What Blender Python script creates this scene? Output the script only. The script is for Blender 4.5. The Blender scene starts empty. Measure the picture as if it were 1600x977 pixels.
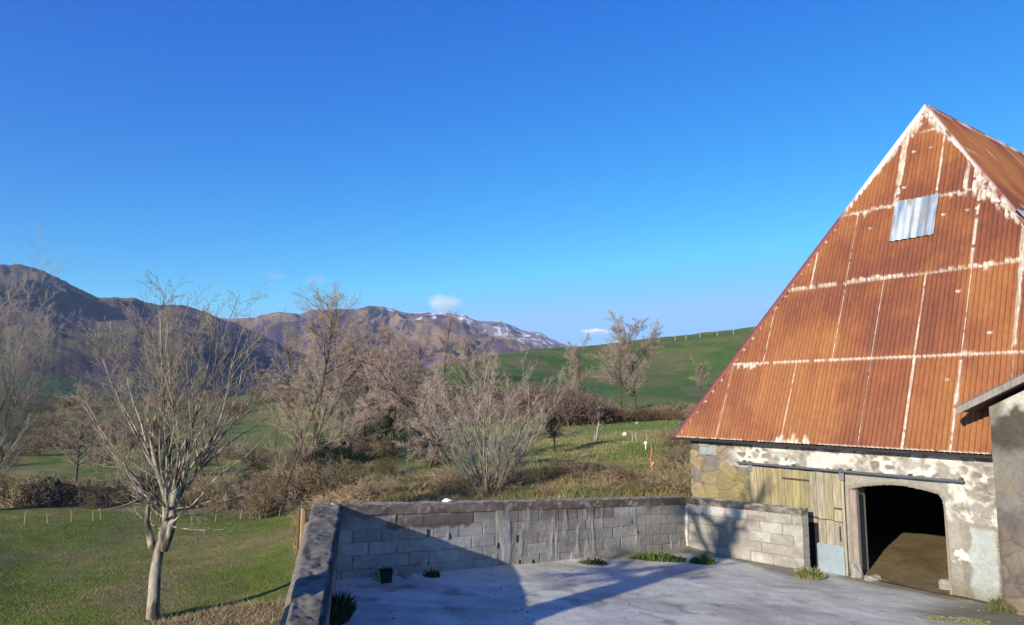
import bpy, math, random
import numpy as np
from math import sin, cos, pi, radians

C = bpy.context.scene.collection
SC = bpy.context.scene

# ------------------------------------------------------------------ camera
CAMZ = 3.4
FPX = 1141.0
PITCH = math.atan(132 / 1141.0)
cd = bpy.data.cameras.new('camera')
cd.sensor_width = 36.0
cd.lens = 36.0 * FPX / 1600.0
cd.clip_end = 60000
cd.clip_start = 0.05
cam = bpy.data.objects.new('camera', cd)
cam.location = (0, 0, CAMZ)
cam.rotation_euler = (pi / 2 + PITCH, 0, 0)
C.objects.link(cam)
SC.camera = cam

# ------------------------------------------------------------------ light
SUN_H = np.array([0.59, 0.807])          # horizontal travel of the light
SUN_EL = radians(18.0)
w = bpy.data.worlds.new('World')
SC.world = w
w.use_nodes = True
wn = w.node_tree.nodes
wl = w.node_tree.links
bg = wn['Background']
sky = wn.new('ShaderNodeTexSky')
sky.sky_type = 'NISHITA'
sky.sun_disc = False
sky.sun_elevation = SUN_EL
sky.sun_rotation = math.atan2(-SUN_H[0], -SUN_H[1])
sky.altitude = 1100
sky.air_density = 1.0
sky.dust_density = 0.1
sky.ozone_density = 4.0
hs = wn.new('ShaderNodeHueSaturation')
hs.inputs['Saturation'].default_value = 1.12
hs.inputs['Value'].default_value = 1.0
wl.new(sky.outputs[0], hs.inputs['Color'])
tint = wn.new('ShaderNodeVectorMath'); tint.operation = 'MULTIPLY'
tint.inputs[1].default_value = (.119, .162, .203)
wl.new(hs.outputs[0], tint.inputs[0])
sx = wn.new('ShaderNodeSeparateXYZ'); cx = wn.new('ShaderNodeCombineXYZ')
wl.new(tint.outputs[0], sx.inputs[0])
for ch, (ex, kk_) in enumerate(((1.96, 19.6), (1.32, 6.44), (.62, 4.55))):
    p_ = wn.new('ShaderNodeMath'); p_.operation = 'POWER'; p_.inputs[1].default_value = ex
    m_ = wn.new('ShaderNodeMath'); m_.operation = 'MULTIPLY'; m_.inputs[1].default_value = kk_
    wl.new(sx.outputs[ch], p_.inputs[0]); wl.new(p_.outputs[0], m_.inputs[0]); wl.new(m_.outputs[0], cx.inputs[ch])
gn = cx
cl = wn.new('ShaderNodeVectorMath'); cl.operation = 'MINIMUM'; cl.inputs[1].default_value = (1.8, 3.4, 5.6)
wl.new(gn.outputs[0], cl.inputs[0])
wl.new(cl.outputs[0], bg.inputs['Color'])
bg.inputs['Strength'].default_value = 0.15
sl = bpy.data.lights.new('sun', 'SUN')
sl.energy = 5.0
sl.angle = radians(0.5)
sl.color = (1.0, 0.90, 0.74)
so = bpy.data.objects.new('sun', sl)
dv = np.array([SUN_H[0] * cos(SUN_EL), SUN_H[1] * cos(SUN_EL), -sin(SUN_EL)])
import mathutils
so.rotation_euler = mathutils.Vector(dv).to_track_quat('-Z', 'Y').to_euler()
so.location = (-20, -25, 20)
C.objects.link(so)
SC.view_settings.view_transform = 'Standard'
SC.view_settings.look = 'None'
SC.view_settings.gamma = 1
SC.view_settings.use_curve_mapping = False
SC.view_settings.exposure = 0.52
SC.cycles.max_bounces = 5
SC.cycles.transparent_max_bounces = 8
SC.cycles.volume_max_steps = 64
SC.cycles.volume_bounces = 3

# ------------------------------------------------------------------ helpers
def ray(px, py):
    a = (px - 800) / FPX
    b = (488.5 - py) / FPX
    return np.array([a, cos(PITCH) - b * sin(PITCH), sin(PITCH) + b * cos(PITCH)])

def at(px, py, Y):
    r = ray(px, py)
    return r / r[1] * Y + np.array([0, 0, CAMZ])

def onplane(px, py, P0, n):
    r = ray(px, py)
    c = np.array([0, 0, CAMZ])
    return c + r * (np.dot(np.asarray(P0) - c, n) / np.dot(r, n))

def hash2(ix, iy, seed):
    h = (ix.astype(np.int64) * 374761393 + iy.astype(np.int64) * 668265263 + seed * 974711) & 0x7fffffff
    h = ((h ^ (h >> 13)) * 1274126177) & 0x7fffffff
    h = (h ^ (h >> 16)) & 0xffffff
    return h / float(0xffffff)

def vnoise(x, y, seed=0):
    x = np.asarray(x, float); y = np.asarray(y, float)
    ix = np.floor(x); iy = np.floor(y)
    fx = x - ix; fy = y - iy
    fx = fx * fx * (3 - 2 * fx); fy = fy * fy * (3 - 2 * fy)
    a = hash2(ix, iy, seed); b = hash2(ix + 1, iy, seed)
    c = hash2(ix, iy + 1, seed); d = hash2(ix + 1, iy + 1, seed)
    return (a * (1 - fx) + b * fx) * (1 - fy) + (c * (1 - fx) + d * fx) * fy

def fbm(x, y, octv=4, seed=0, gain=0.5):
    s = 0; a = 1; t = 0
    for k in range(octv):
        s = s + a * vnoise(x * 2 ** k + 17.3 * k, y * 2 ** k - 9.1 * k, seed + k)
        t += a; a *= gain
    return s / t

def sst(a, b, x):
    t = np.clip((x - a) / (b - a), 0, 1)
    return t * t * (3 - 2 * t)

def voro(x, y, seed, jit=0.9):
    """F1, F2, cell id random"""
    ix = np.floor(x); iy = np.floor(y)
    f1 = np.full(x.shape, 9.0); f2 = np.full(x.shape, 9.0); cid = np.zeros(x.shape)
    for dx in (-1, 0, 1):
        for dy in (-1, 0, 1):
            cx = ix + dx; cy = iy + dy
            px = cx + .5 + (hash2(cx, cy, seed) - .5) * jit
            py = cy + .5 + (hash2(cx, cy, seed + 5) - .5) * jit
            d = np.hypot(px - x, py - y)
            c = hash2(cx, cy, seed + 11)
            new = d < f1
            f2 = np.where(new, f1, np.minimum(f2, d))
            cid = np.where(new, c, cid)
            f1 = np.where(new, d, f1)
    return f1, f2, cid

def lerp(a, b, t):
    t = np.asarray(t)[..., None]
    return np.asarray(a) * (1 - t) + np.asarray(b) * t

def mesh_np(name, V, F, mat=None, parent=None, col=None, smooth=False, mats=None, mi=None):
    V = np.asarray(V, np.float32); F = np.asarray(F, np.int32)
    me = bpy.data.meshes.new(name)
    k = F.shape[1]
    me.vertices.add(len(V)); me.vertices.foreach_set('co', V.ravel())
    me.loops.add(F.size); me.loops.foreach_set('vertex_index', F.ravel())
    me.polygons.add(len(F))
    me.polygons.foreach_set('loop_start', np.arange(0, F.size, k, dtype=np.int32))
    me.polygons.foreach_set('loop_total', np.full(len(F), k, np.int32))
    if smooth:
        me.polygons.foreach_set('use_smooth', np.ones(len(F), bool))
    me.update(calc_edges=True)
    if col is not None:
        at_ = me.attributes.new('Col', 'FLOAT_COLOR', 'POINT')
        cc = np.ones((len(V), 4), np.float32); cc[:, :3] = col
        at_.data.foreach_set('color', cc.ravel())
    if mat: me.materials.append(mat)
    o = bpy.data.objects.new(name, me)
    C.objects.link(o)
    if parent is not None: o.parent = parent
    return o

def grid_faces(nu, nv):
    i, j = np.meshgrid(np.arange(nu - 1), np.arange(nv - 1), indexing='ij')
    a = i * nv + j
    return np.stack([a, a + nv, a + nv + 1, a + 1], -1).reshape(-1, 4)

class MB:
    """collects boxes, bars, tubes and prisms"""
    def __init__(s): s.v = []; s.f = []; s.c = []
    def add(s, V, F, col=(1, 1, 1)):
        n = len(s.v)
        s.v += [tuple(p) for p in V]
        s.f += [tuple(i + n for i in f) for f in F]
        s.c += [tuple(col)] * len(V)
    def obox(s, O, a, b, c, col=(1, 1, 1), bev=0.0):
        """box from corner O with edge vectors a,b,c (right-handed)"""
        O, a, b, c = map(lambda q: np.asarray(q, float), (O, a, b, c))
        if bev <= 0:
            V = [O, O + a, O + a + b, O + b, O + c, O + a + c, O + a + b + c, O + b + c]
            F = [(0, 3, 2, 1), (4, 5, 6, 7), (0, 1, 5, 4), (1, 2, 6, 5), (2, 3, 7, 6), (3, 0, 4, 7)]
            s.add(V, F, col); return
        la, lb, lc = np.linalg.norm(a), np.linalg.norm(b), np.linalg.norm(c)
        cen = O + (a + b + c) / 2
        bm_v = []
        for sz in (-1, 1):
            for sy in (-1, 1):
                for sx in (-1, 1):
                    k = (sx, sy, sz)
                    for ax in range(3):
                        q = cen.copy()
                        for m, (vec, ln) in enumerate(((a, la), (b, lb), (c, lc))):
                            ext = 0.5 if m == ax else 0.5 - min(.45, bev / ln)
                            q = q + vec * ext * k[m]
                        bm_v.append(q)
        # indices: corner*3+axis
        def ci(sx, sy, sz): return ((sz > 0) * 4 + (sy > 0) * 2 + (sx > 0)) * 3
        F = []
        F.append([ci(-1,-1,1)+2, ci(1,-1,1)+2, ci(1,1,1)+2, ci(-1,1,1)+2])
        F.append([ci(-1,1,-1)+2, ci(1,1,-1)+2, ci(1,-1,-1)+2, ci(-1,-1,-1)+2])
        F.append([ci(-1,1,-1)+1, ci(-1,1,1)+1, ci(1,1,1)+1, ci(1,1,-1)+1])
        F.append([ci(-1,-1,-1)+1, ci(1,-1,-1)+1, ci(1,-1,1)+1, ci(-1,-1,1)+1])
        F.append([ci(1,-1,-1), ci(1,1,-1), ci(1,1,1), ci(1,-1,1)])
        F.append([ci(-1,-1,-1), ci(-1,-1,1), ci(-1,1,1), ci(-1,1,-1)])
        for sy in (-1, 1):
            for sz in (-1, 1):
                F.append([ci(-1,sy,sz)+1, ci(1,sy,sz)+1, ci(1,sy,sz)+2, ci(-1,sy,sz)+2])
        for sx in (-1, 1):
            for sz in (-1, 1):
                F.append([ci(sx,-1,sz), ci(sx,1,sz), ci(sx,1,sz)+2, ci(sx,-1,sz)+2])
        for sx in (-1, 1):
            for sy in (-1, 1):
                F.append([ci(sx,sy,-1), ci(sx,sy,1), ci(sx,sy,1)+1, ci(sx,sy,-1)+1])
        for sx in (-1, 1):
            for sy in (-1, 1):
                for sz in (-1, 1):
                    k = ci(sx, sy, sz); F.append([k, k + 1, k + 2])
        s.add(bm_v, F, col)
    def box(s, x0, y0, z0, x1, y1, z1, col=(1, 1, 1), bev=0):
        s.obox((x0, y0, z0), (x1 - x0, 0, 0), (0, y1 - y0, 0), (0, 0, z1 - z0), col, bev)
    def tube(s, pts, rad, k=8, col=(1, 1, 1), cap=True):
        pts = [np.asarray(p, float) for p in pts]
        if not hasattr(rad, '__len__'): rad = [rad] * len(pts)
        V = []; F = []
        for i, p in enumerate(pts):
            t = pts[min(i + 1, len(pts) - 1)] - pts[max(i - 1, 0)]
            t = t / (np.linalg.norm(t) + 1e-9)
            ref = np.array([0, 0, 1.]) if abs(t[2]) < .8 else np.array([1., 0, 0])
            u = np.cross(t, ref); u /= np.linalg.norm(u); q = np.cross(t, u)
            for m in range(k):
                an = 2 * pi * m / k
                V.append(p + rad[i] * (cos(an) * u + sin(an) * q))
        for i in range(len(pts) - 1):
            for m in range(k):
                a = i * k + m; b = i * k + (m + 1) % k
                F.append((a, b, b + k, a + k))
        if cap:
            F.append(tuple(range(k))[::-1]); F.append(tuple(range((len(pts) - 1) * k, len(pts) * k)))
        s.add(V, F, col)
    def build(s, name, mat, parent=None, smooth=False):
        me = bpy.data.meshes.new(name)
        me.from_pydata(s.v, [], s.f)
        a_ = me.attributes.new('Col', 'FLOAT_COLOR', 'POINT')
        cc = np.ones((len(s.v), 4), np.float32); cc[:, :3] = np.array(s.c)
        a_.data.foreach_set('color', cc.ravel())
        if smooth:
            for p in me.polygons: p.use_smooth = True
        import bmesh
        bm = bmesh.new(); bm.from_mesh(me)
        bmesh.ops.recalc_face_normals(bm, faces=bm.faces)
        bm.to_mesh(me); bm.free()
        me.materials.append(mat)
        o = bpy.data.objects.new(name, me); C.objects.link(o)
        if parent is not None: o.parent = parent
        return o

def empty(name, loc=(0, 0, 0), rz=0.0):
    o = bpy.data.objects.new(name, None); C.objects.link(o)
    o.location = loc; o.rotation_euler = (0, 0, rz)
    o.empty_display_size = .2
    return o

def tag(o, label=None, cat=None, group=None, kind=None):
    if label: o['label'] = label
    if cat: o['category'] = cat
    if group: o['group'] = group
    if kind: o['kind'] = kind
    return o

def keep(o, parent):
    """parent a mesh modelled in world space under an Empty that stands at its base"""
    o.parent = parent
    o.matrix_parent_inverse = mathutils.Matrix.LocRotScale(parent.location, parent.rotation_euler, parent.scale).inverted()
    return o

# ------------------------------------------------------------------ materials
def mat(name, base=(.5, .5, .5), rough=.85, attr=False, nscale=6.0, namp=.25, bump=.3, bscale=40., bdist=.01,
        metallic=0., stretch=None, spec=.3, dark=None):
    m = bpy.data.materials.new(name); m.use_nodes = True
    nt = m.node_tree; N = nt.nodes; L = nt.links
    p = N['Principled BSDF']
    p.inputs['Roughness'].default_value = rough
    p.inputs['Metallic'].default_value = metallic
    p.inputs['Specular IOR Level'].default_value = spec
    tc = N.new('ShaderNodeTexCoord')
    mp = N.new('ShaderNodeMapping')
    if stretch: mp.inputs['Scale'].default_value = stretch
    L.new(tc.outputs['Object'], mp.inputs['Vector'])
    n1 = N.new('ShaderNodeTexNoise'); n1.inputs['Scale'].default_value = nscale
    n1.inputs['Detail'].default_value = 8; n1.inputs['Roughness'].default_value = .65
    L.new(mp.outputs[0], n1.inputs['Vector'])
    mr = N.new('ShaderNodeMapRange')
    mr.inputs['From Min'].default_value = .25; mr.inputs['From Max'].default_value = .75
    mr.inputs['To Min'].default_value = 1 - namp; mr.inputs['To Max'].default_value = 1 + namp
    L.new(n1.outputs['Fac'], mr.inputs['Value'])
    vm = N.new('ShaderNodeVectorMath'); vm.operation = 'SCALE'
    if attr:
        a = N.new('ShaderNodeAttribute'); a.attribute_name = 'Col'
        L.new(a.outputs['Color'], vm.inputs[0])
    else:
        vm.inputs[0].default_value = base
    L.new(mr.outputs[0], vm.inputs['Scale'])
    outc = vm.outputs[0]
    if dark:   # (colour, scale, threshold lo, hi)
        n3 = N.new('ShaderNodeTexNoise'); n3.inputs['Scale'].default_value = dark[1]
        n3.inputs['Detail'].default_value = 6
        L.new((mp if stretch else tc).outputs[0 if stretch else 'Object'], n3.inputs['Vector'])
        r3 = N.new('ShaderNodeMapRange'); r3.inputs['From Min'].default_value = dark[2]; r3.inputs['From Max'].default_value = dark[3]
        L.new(n3.outputs['Fac'], r3.inputs['Value'])
        mx = N.new('ShaderNodeMix'); mx.data_type = 'RGBA'
        L.new(r3.outputs[0], mx.inputs[0]); L.new(outc, mx.inputs[6])
        mx.inputs[7].default_value = (*dark[0], 1)
        outc = mx.outputs[2]
    L.new(outc, p.inputs['Base Color'])
    if bump:
        n2 = N.new('ShaderNodeTexNoise'); n2.inputs['Scale'].default_value = bscale
        n2.inputs['Detail'].default_value = 8; n2.inputs['Roughness'].default_value = .7
        L.new(mp.outputs[0], n2.inputs['Vector'])
        b = N.new('ShaderNodeBump'); b.inputs['Strength'].default_value = bump
        b.inputs['Distance'].default_value = bdist
        L.new(n2.outputs['Fac'], b.inputs['Height']); L.new(b.outputs[0], p.inputs['Normal'])
    return m

M = {}
M['rust'] = mat('rusty_corrugated_iron', attr=True, rough=.62, nscale=14, namp=.22, bump=.25, bscale=60, bdist=.004, stretch=(1, 1, .35), spec=.35)
M['stone'] = mat('rubble_stone_and_lime', attr=True, rough=.93, nscale=18, namp=.24, bump=.6, bscale=45, bdist=.012)
M['block'] = mat('concrete_block', attr=True, rough=.95, nscale=9, namp=.2, bump=.6, bscale=60, bdist=.008)
M['cap'] = mat('rough_coping', attr=True, rough=.95, nscale=7, namp=.4, bump=.8, bscale=40, bdist=.02)
M['paint'] = mat('weathered_part', attr=True, rough=.8, nscale=8, namp=.25, bump=.3, bscale=50, bdist=.004)
M['wood'] = mat('weathered_planks', attr=True, rough=.85, nscale=5, namp=.5, bump=.5, bscale=30, bdist=.006, stretch=(6, 6, .6))
M['black'] = mat('old_dark_steel', (.018, .018, .02), rough=.5, namp=.3)
M['steel'] = mat('dull_steel', (.30, .31, .33), rough=.5, metallic=.4, namp=.2)
M['bark_pale'] = mat('pale_bark', (.33, .295, .23), rough=.9, nscale=9, namp=.4, bump=.9, bscale=30, bdist=.02, stretch=(1, 1, .3), dark=((.07, .058, .04), 5.0, .47, .58))
M['twig_pale'] = mat('pale_twigs', (.255, .21, .15), rough=.9, nscale=4, namp=.3, bump=0)
M['bark_dark'] = mat('dark_bark', (.085, .068, .05), rough=.95, nscale=6, namp=.4, bump=.5, bscale=20, bdist=.02)
M['twig_brown'] = mat('brown_twigs', (.36, .28, .21), rough=.9, nscale=2, namp=.3, bump=0)
M['twig_rose'] = mat('rosy_twigs', (.36, .265, .215), rough=.9, nscale=2, namp=.3, bump=0)
M['bramble'] = mat('bramble_stems', attr=True, rough=.9, nscale=2, namp=.3, bump=0)
M['blade'] = mat('grass_blades', attr=True, rough=.8, nscale=2, namp=.2, bump=0)
M['post'] = mat('bleached_post', (.30, .265, .20), rough=.9, nscale=20, namp=.3)
M['rock'] = mat('field_rock', (.30, .28, .24), rough=.95, nscale=8, namp=.35, bump=.7, bscale=20, bdist=.02)
M['white'] = mat('white_plastic', (.8, .8, .76), rough=.5, namp=.05, bump=0)
M['interior'] = mat('dark_interior', (.05, .042, .035), rough=.95, namp=.3)

# ------------------------------------------------------------------ ground levels
ya = np.linalg.solve(np.array([[-2.62, 11.4, 1], [3.88, 16.66, 1], [5.7, 14.48, 1]]), np.array([.6, .03, .03]))
def yardz(x, y): return ya[0] * x + ya[1] * np.maximum(y, 6) + ya[2] - .02 * np.minimum(0, y - 6)

C0 = np.array([-2.64, 11.4]); K0 = np.array([3.88, 16.66]); R0 = np.array([5.645, 14.58])
w1 = (K0 - C0) / np.linalg.norm(K0 - C0); L1 = np.linalg.norm(K0 - C0)
n1 = np.array([w1[1], -w1[0]])             # faces the yard
E = np.array([.59, -.80, 0]); E /= np.linalg.norm(E)      # barn wall, towards the right
NB = np.array([E[1], -E[0], 0])            # outward normal of the barn front
P0 = np.array([7.72, 12.96, 0.])
ZUP = np.array([0, 0, 1.])

ctrl = [(1040,765,24),(900,765,24),(760,790,23),(600,792,23),(900,735,33),(1010,740,33),(900,700,48),(1000,692,48),
 (900,665,70),(1000,657,75),(1060,655,75),(650,740,38),(640,700,52),(640,655,80),(500,785,33),(500,748,42),(500,700,62),
 (430,655,95),(300,640,120),(240,968,16),(100,815,28),(450,812,28),(450,900,19.5),(60,900,20),(-150,880,20),(0,790,33),(200,790,33),(100,740,45),(100,690,70),(250,690,70),
 (100,650,110),(60,632,150),(200,630,150),(430,617,160),(560,605,160),(640,590,170),(720,572,190),(800,558,210),(880,550,230),(960,541,238),(1040,528,242),
 (1175,517,250),(1400,520,255),(900,620,110),(900,590,150),(1050,620,110),(1050,580,165),(1150,600,140),(1160,650,85),(1300,640,90),(1700,600,120),
 (-300,650,110),(-300,740,45),(-700,640,120)]
PT = [at(*c) for c in ctrl]
PT += [np.array(q, float) for q in [(-25, 5, -1.4), (-20, 16, -1.5), (-25, -20, -1), (10, -25, 0), (40, -20, 0), (30, 5, 0), (25, 30, .6), (-9, 12, -1.45), (-5, 14, -1.45), (4, 21, .1), (0, 20, -.3),
   (12, 22, .2), (-120, 320, -22), (-40, 320, -20), (20, 340, -4), (60, 380, 2), (130, 390, 6), (250, 330, 8), (-260, 200, -8), (-300, 0, -6), (0, -300, -4), (300, 0, 0), (300, 200, 8),
   (-200, 600, -40), (0, 620, -38), (200, 620, -30), (500, 500, -30), (-500, 500, -35), (-600, 0, -30), (0, -600, -30), (600, 0, -20)]]
PT = np.array(PT)
def tpsk(r2): return .5 * r2 * np.log(r2 + 1e-6)
# warp coordinates by log radius so far points do not dominate
def wrp(x, y):
    r = np.hypot(x, y) + 1e-6
    k = np.log1p(r / 12.0) / r
    return x * k * 3, y * k * 3
cx_, cy_ = wrp(PT[:, 0], PT[:, 1])
n_ = len(PT)
A_ = np.zeros((n_ + 3, n_ + 3))
A_[:n_, :n_] = tpsk((cx_[:, None] - cx_[None]) ** 2 + (cy_[:, None] - cy_[None]) ** 2) + np.eye(n_) * .002
A_[:n_, n_] = 1; A_[:n_, n_ + 1] = cx_; A_[:n_, n_ + 2] = cy_
A_[n_:, :n_] = A_[:n_, n_:].T
sol_ = np.linalg.solve(A_, np.concatenate([PT[:, 2], [0, 0, 0]]))
def lwx(y):        # inner line of the left wall
    return C0[0] + (C0[1] - y) * .198
def zt(x, y, detail=True):
    x = np.asarray(x, float); y = np.asarray(y, float)
    sh = x.shape; x = x.ravel(); y = y.ravel()
    u, v = wrp(x, y)
    z = np.full(len(x), sol_[n_])
    z += sol_[n_ + 1] * u + sol_[n_ + 2] * v
    for i in range(n_):
        z += sol_[i] * tpsk((u - cx_[i]) ** 2 + (v - cy_[i]) ** 2)
    r = np.hypot(x, y)
    if detail:
        z += (fbm(x / 6, y / 6, 3, 3) - .5) * .5 * sst(15, 40, r) * (1 - sst(120, 200, r)) + (fbm(x / 9, y / 9, 4, 5) - .5) * 1.3 * sst(70, 120, r) + (fbm(x * .8, y * .8, 3, 8) - .5) * .12
    # ledge of rough ground outside the left wall
    led = (1 - sst(0, 2.2, y - (10.7 + np.clip(x + 3.2, -6, 0) * .55))) * sst(-9.5, -7.5, x)
    zl = .60 - .10 * np.clip(-3.2 - x, 0, 6) + (fbm(x * 1.5, y * 1.5, 3, 21) - .5) * .16
    z = z * (1 - led) + zl * led
    # under the yard and the barn
    s1 = (x - C0[0]) * n1[0] + (y - C0[1]) * n1[1]      # >0 = yard side of wall 1
    sb = (x - P0[0]) * NB[0] + (y - P0[1]) * NB[1]
    a1 = (x - P0[0]) * E[0] + (y - P0[1]) * E[1]
    yin = sst(-1.2, -.1, s1) * sst(-.5, -.1, x - lwx(y)) * sst(-2.5, 0, y)
    bin_ = sst(-24, -21, sb) * sst(-6.6, -5.9, a1) * (1 - sst(6, 9, a1)) * (1 - sst(8, 10, sb))
    m = np.maximum(yin, bin_)
    m = np.where(x > 4, np.maximum(m, sst(-25, -22, sb) * sst(-6.3, -5.9, a1) * (1 - sst(20, 30, x))), m)
    z = z * (1 - m) + (yardz(x, y) - .10) * m
    return z.reshape(sh)
def zt1(x, y): return float(zt(np.array([x]), np.array([y]))[0])

def build_ground():
    th = np.radians(np.concatenate([np.linspace(-180, -50, 60)[:-1], np.linspace(-50, 50, 560), np.linspace(50, 180, 60)[1:]]))
    r = np.concatenate([np.linspace(.0, 7, 12)[:-1], np.geomspace(7, 900, 400), np.array([1500, 4000, 12000, 30000])])
    T, R = np.meshgrid(th, r, indexing='ij')
    X = R * np.sin(T); Y = R * np.cos(T)
    Z = zt(X, Y)
    Z = np.where(R > 700, -36 - (R - 700) * .004, Z)
    # colours: lush grass, tired grass, brown scrub
    d = np.hypot(X, Y)
    g = lerp((.12, .16, .018), (.22, .19, .06), sst(.40, .68, fbm(X / 3, Y / 3, 5, 31)))
    g = lerp(g, (.17, .14, .07), sst(.55, .75, fbm(X * .9, Y * .9, 5, 47)) * .6)
    far = sst(60, 130, d)
    gf = lerp((.072, .130, .020), (.125, .145, .036), sst(.40, .62, fbm(X / 30, Y / 14, 5, 57)))
    gf = lerp(gf, (.17, .14, .06), sst(.54, .66, fbm(X / 12, Y / 25, 5, 58)) * .6)
    gf = gf * (.72 + .56 * fbm(X / 2.2, Y / 2.2, 4, 59))[..., None]
    g = g * (1 - far[..., None]) + gf * far[..., None]
    px = 800 + FPX * X / np.maximum(Y, 1)
    scr = (.21, .175, .085)
    # rough bank behind the yard wall; brown hedge strip; band at the foot of the hill
    nz = fbm(X / 2.5, Y / 2.5, 4, 71)
    ny = (nz - .5) * 10
    s = sst(20, 21, Y) * (1 - sst(29, 32, Y + ny)) * sst(440, 500, px) 
    s = np.maximum(s, sst(31, 33, Y + ny * .3) * (1 - sst(38, 41, Y + ny)) * (1 - sst(520, 600, px)))
    s = np.maximum(s, sst(54, 60, Y + ny) * (1 - sst(76, 80, Y + ny * .4)) * sst(800, 870, px))
    s = np.maximum(s, sst(26, 30, Y + ny) * (1 - sst(70, 76, Y)) * sst(1000, 1030, px + ny * 6))
    s = np.maximum(s, .5 * sst(.58, .7, fbm(X / 22, Y / 22, 3, 91)) * sst(38, 45, Y) * (1 - sst(100, 140, Y)) * (1 - sst(680, 750, px)))
    s = s * sst(.25, .5, fbm(X / 1.6, Y / 1.6, 3, 77) + .12)
    # dry ledge
    led = (1 - sst(0, 1.4, Y - (11.1 + np.clip(X + 3.2, -6, 0) * .55))) * sst(-8.5, -7.2, X)
    g = lerp(g, scr, s * .9)
    dry = lerp((.30, .23, .12), (.16, .11, .06), sst(.4, .7, fbm(X * 2, Y * 2, 4, 15)))
    g = g * (1 - led[..., None]) + dry * led[..., None]
    # bare earth near the crest of the hill
    be = sst(.5, .62, fbm(X / 9, Y / 16, 3, 13)) * sst(915, 935, px) * (1 - sst(955, 985, px)) * sst(185, 195, Y) * (1 - sst(222, 232, Y))
    g = lerp(g, (.24, .13, .08), be * .8)
    V = np.stack([X, Y, Z], -1).reshape(-1, 3)
    o = mesh_np('ground', V, grid_faces(len(th), len(r))[:, ::-1], M['ground'], None, g.reshape(-1, 3), smooth=True)
    tag(o, kind='structure')

def mat_ground():
    m = mat('pasture', attr=True, rough=.95, nscale=1.3, namp=.35, bump=.9, bscale=9, bdist=.12)
    nt = m.node_tree
    n = [q for q in nt.nodes if q.type == 'TEX_NOISE']
    n[0].inputs['Detail'].default_value = 12
    return m
M['ground'] = mat_ground()
build_ground()

# ------------------------------------------------------------------ mountains
def interp(px, pts):
    pts = np.array(pts, float)
    return np.interp(px, pts[:, 0], pts[:, 1])
def pxang(px):    # tan of azimuth
    return (px - 800) / FPX
def mountain(name, sky_pts, dist, foot, px0, px1, seed, colour, nr=230, npx=1100, zf=-60, amp=1.0, pw=1.25):
    px = np.linspace(px0, px1, npx)
    py = interp(px, sky_pts) + (fbm(px / 14, px * 0, 4, seed) - .5) * 5
    T = (px - 800) / FPX
    t = np.linspace(0, 1.12, nr)
    PX, TT = np.meshgrid(px, t, indexing='ij')
    Yr = dist * (1 + .07 * (fbm(PX / 260, PX * 0, 3, seed + 3) - .5))
    YY = foot + (Yr - foot) * TT
    XX = (PX - 800) / FPX * YY / 1.0
    # exact ray for the skyline: height above camera per metre of depth
    sl = np.array([ray(a, b)[2] / ray(a, b)[1] for a, b in zip(px, py)])
    XX = np.array([ray(a, b)[0] / ray(a, b)[1] for a, b in zip(px, py)])[:, None] * YY
    Zr = CAMZ + sl[:, None] * Yr
    tt = np.clip(TT, 0, 1)
    shape = tt ** pw
    Z = zf + (Zr - zf) * shape
    # spurs and gullies running down the slope
    wx = XX / 330 + (fbm(XX / 500, YY / 500, 3, seed + 9) - .5) * 2.4
    wy = YY / 1500
    rd = 1 - np.abs(fbm(wx, wy, 4, seed + 5) * 2 - 1)
    rd2 = 1 - np.abs(fbm(wx * 3.1, YY / 520, 4, seed + 6) * 2 - 1)
    rel = (rd - .75) * 190 + (rd2 - .7) * 42 + (fbm(XX / 60, YY / 60, 4, seed + 7) - .5) * 30
    env = np.clip(4 * tt * (1 - tt), 0, 1) ** .8
    Z = Z + rel * env * amp * (.4 + .6 * (Zr - zf) / 500)
    Z = np.where(TT > 1, Zr - (TT - 1) * 6 * (Zr - zf) * .5, Z)
    ppx = PX
    cam_y = YY; zz = Z - CAMZ
    f = cam_y * cos(PITCH) + zz * sin(PITCH); uu = -cam_y * sin(PITCH) + zz * cos(PITCH)
    ppy = 488.5 - FPX * uu / f
    col = colour(ppx, ppy, XX, YY, Z, tt, rd, rd2, Zr)
    V = np.stack([XX, YY, Z], -1).reshape(-1, 3)
    o = mesh_np(name, V, grid_faces(npx, nr)[:, ::-1], M['mount'], None, col.reshape(-1, 3), smooth=True)
    tag(o, kind='structure')
    return o
M['mount'] = mat('mountain_cover', attr=True, rough=.95, nscale=.03, namp=.32, bump=1.0, bscale=.045, bdist=22)

def poly_dist(px, py, pts):
    d = np.full(px.shape, 1e9); tt = np.zeros(px.shape)
    n = len(pts) - 1
    for i in range(n):
        a = np.array(pts[i]); b = np.array(pts[i + 1]); ab = b - a
        t = np.clip(((px - a[0]) * ab[0] + (py - a[1]) * ab[1]) / (ab @ ab), 0, 1)
        q = np.hypot(px - a[0] - t * ab[0], py - a[1] - t * ab[1])
        m = q < d
        d = np.where(m, q, d); tt = np.where(m, (i + t) / n, tt)
    return d, tt

SKY_B = [(300, 500), (340, 499), (400, 495), (437, 488), (470, 490), (487, 484), (560, 483), (575, 479), (600, 478), (625, 487), (640, 491), (665, 489), (680, 488), (705, 488), (725, 493), (745, 501), (770, 502), (797, 506), (815, 516), (828, 518), (840, 518), (860, 529), (885, 541), (905, 546), (960, 556), (1100, 575), (1300, 590), (1700, 600)]
SKY_A = [(-900, 520), (-500, 440), (-250, 410), (-60, 409), (0, 413), (35, 414), (70, 425), (100, 439), (130, 455), (152, 464), (185, 466), (215, 467), (240, 476), (290, 478), (320, 486), (345, 498), (375, 508), (430, 534), (490, 560), (560, 585), (640, 606)]

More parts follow.
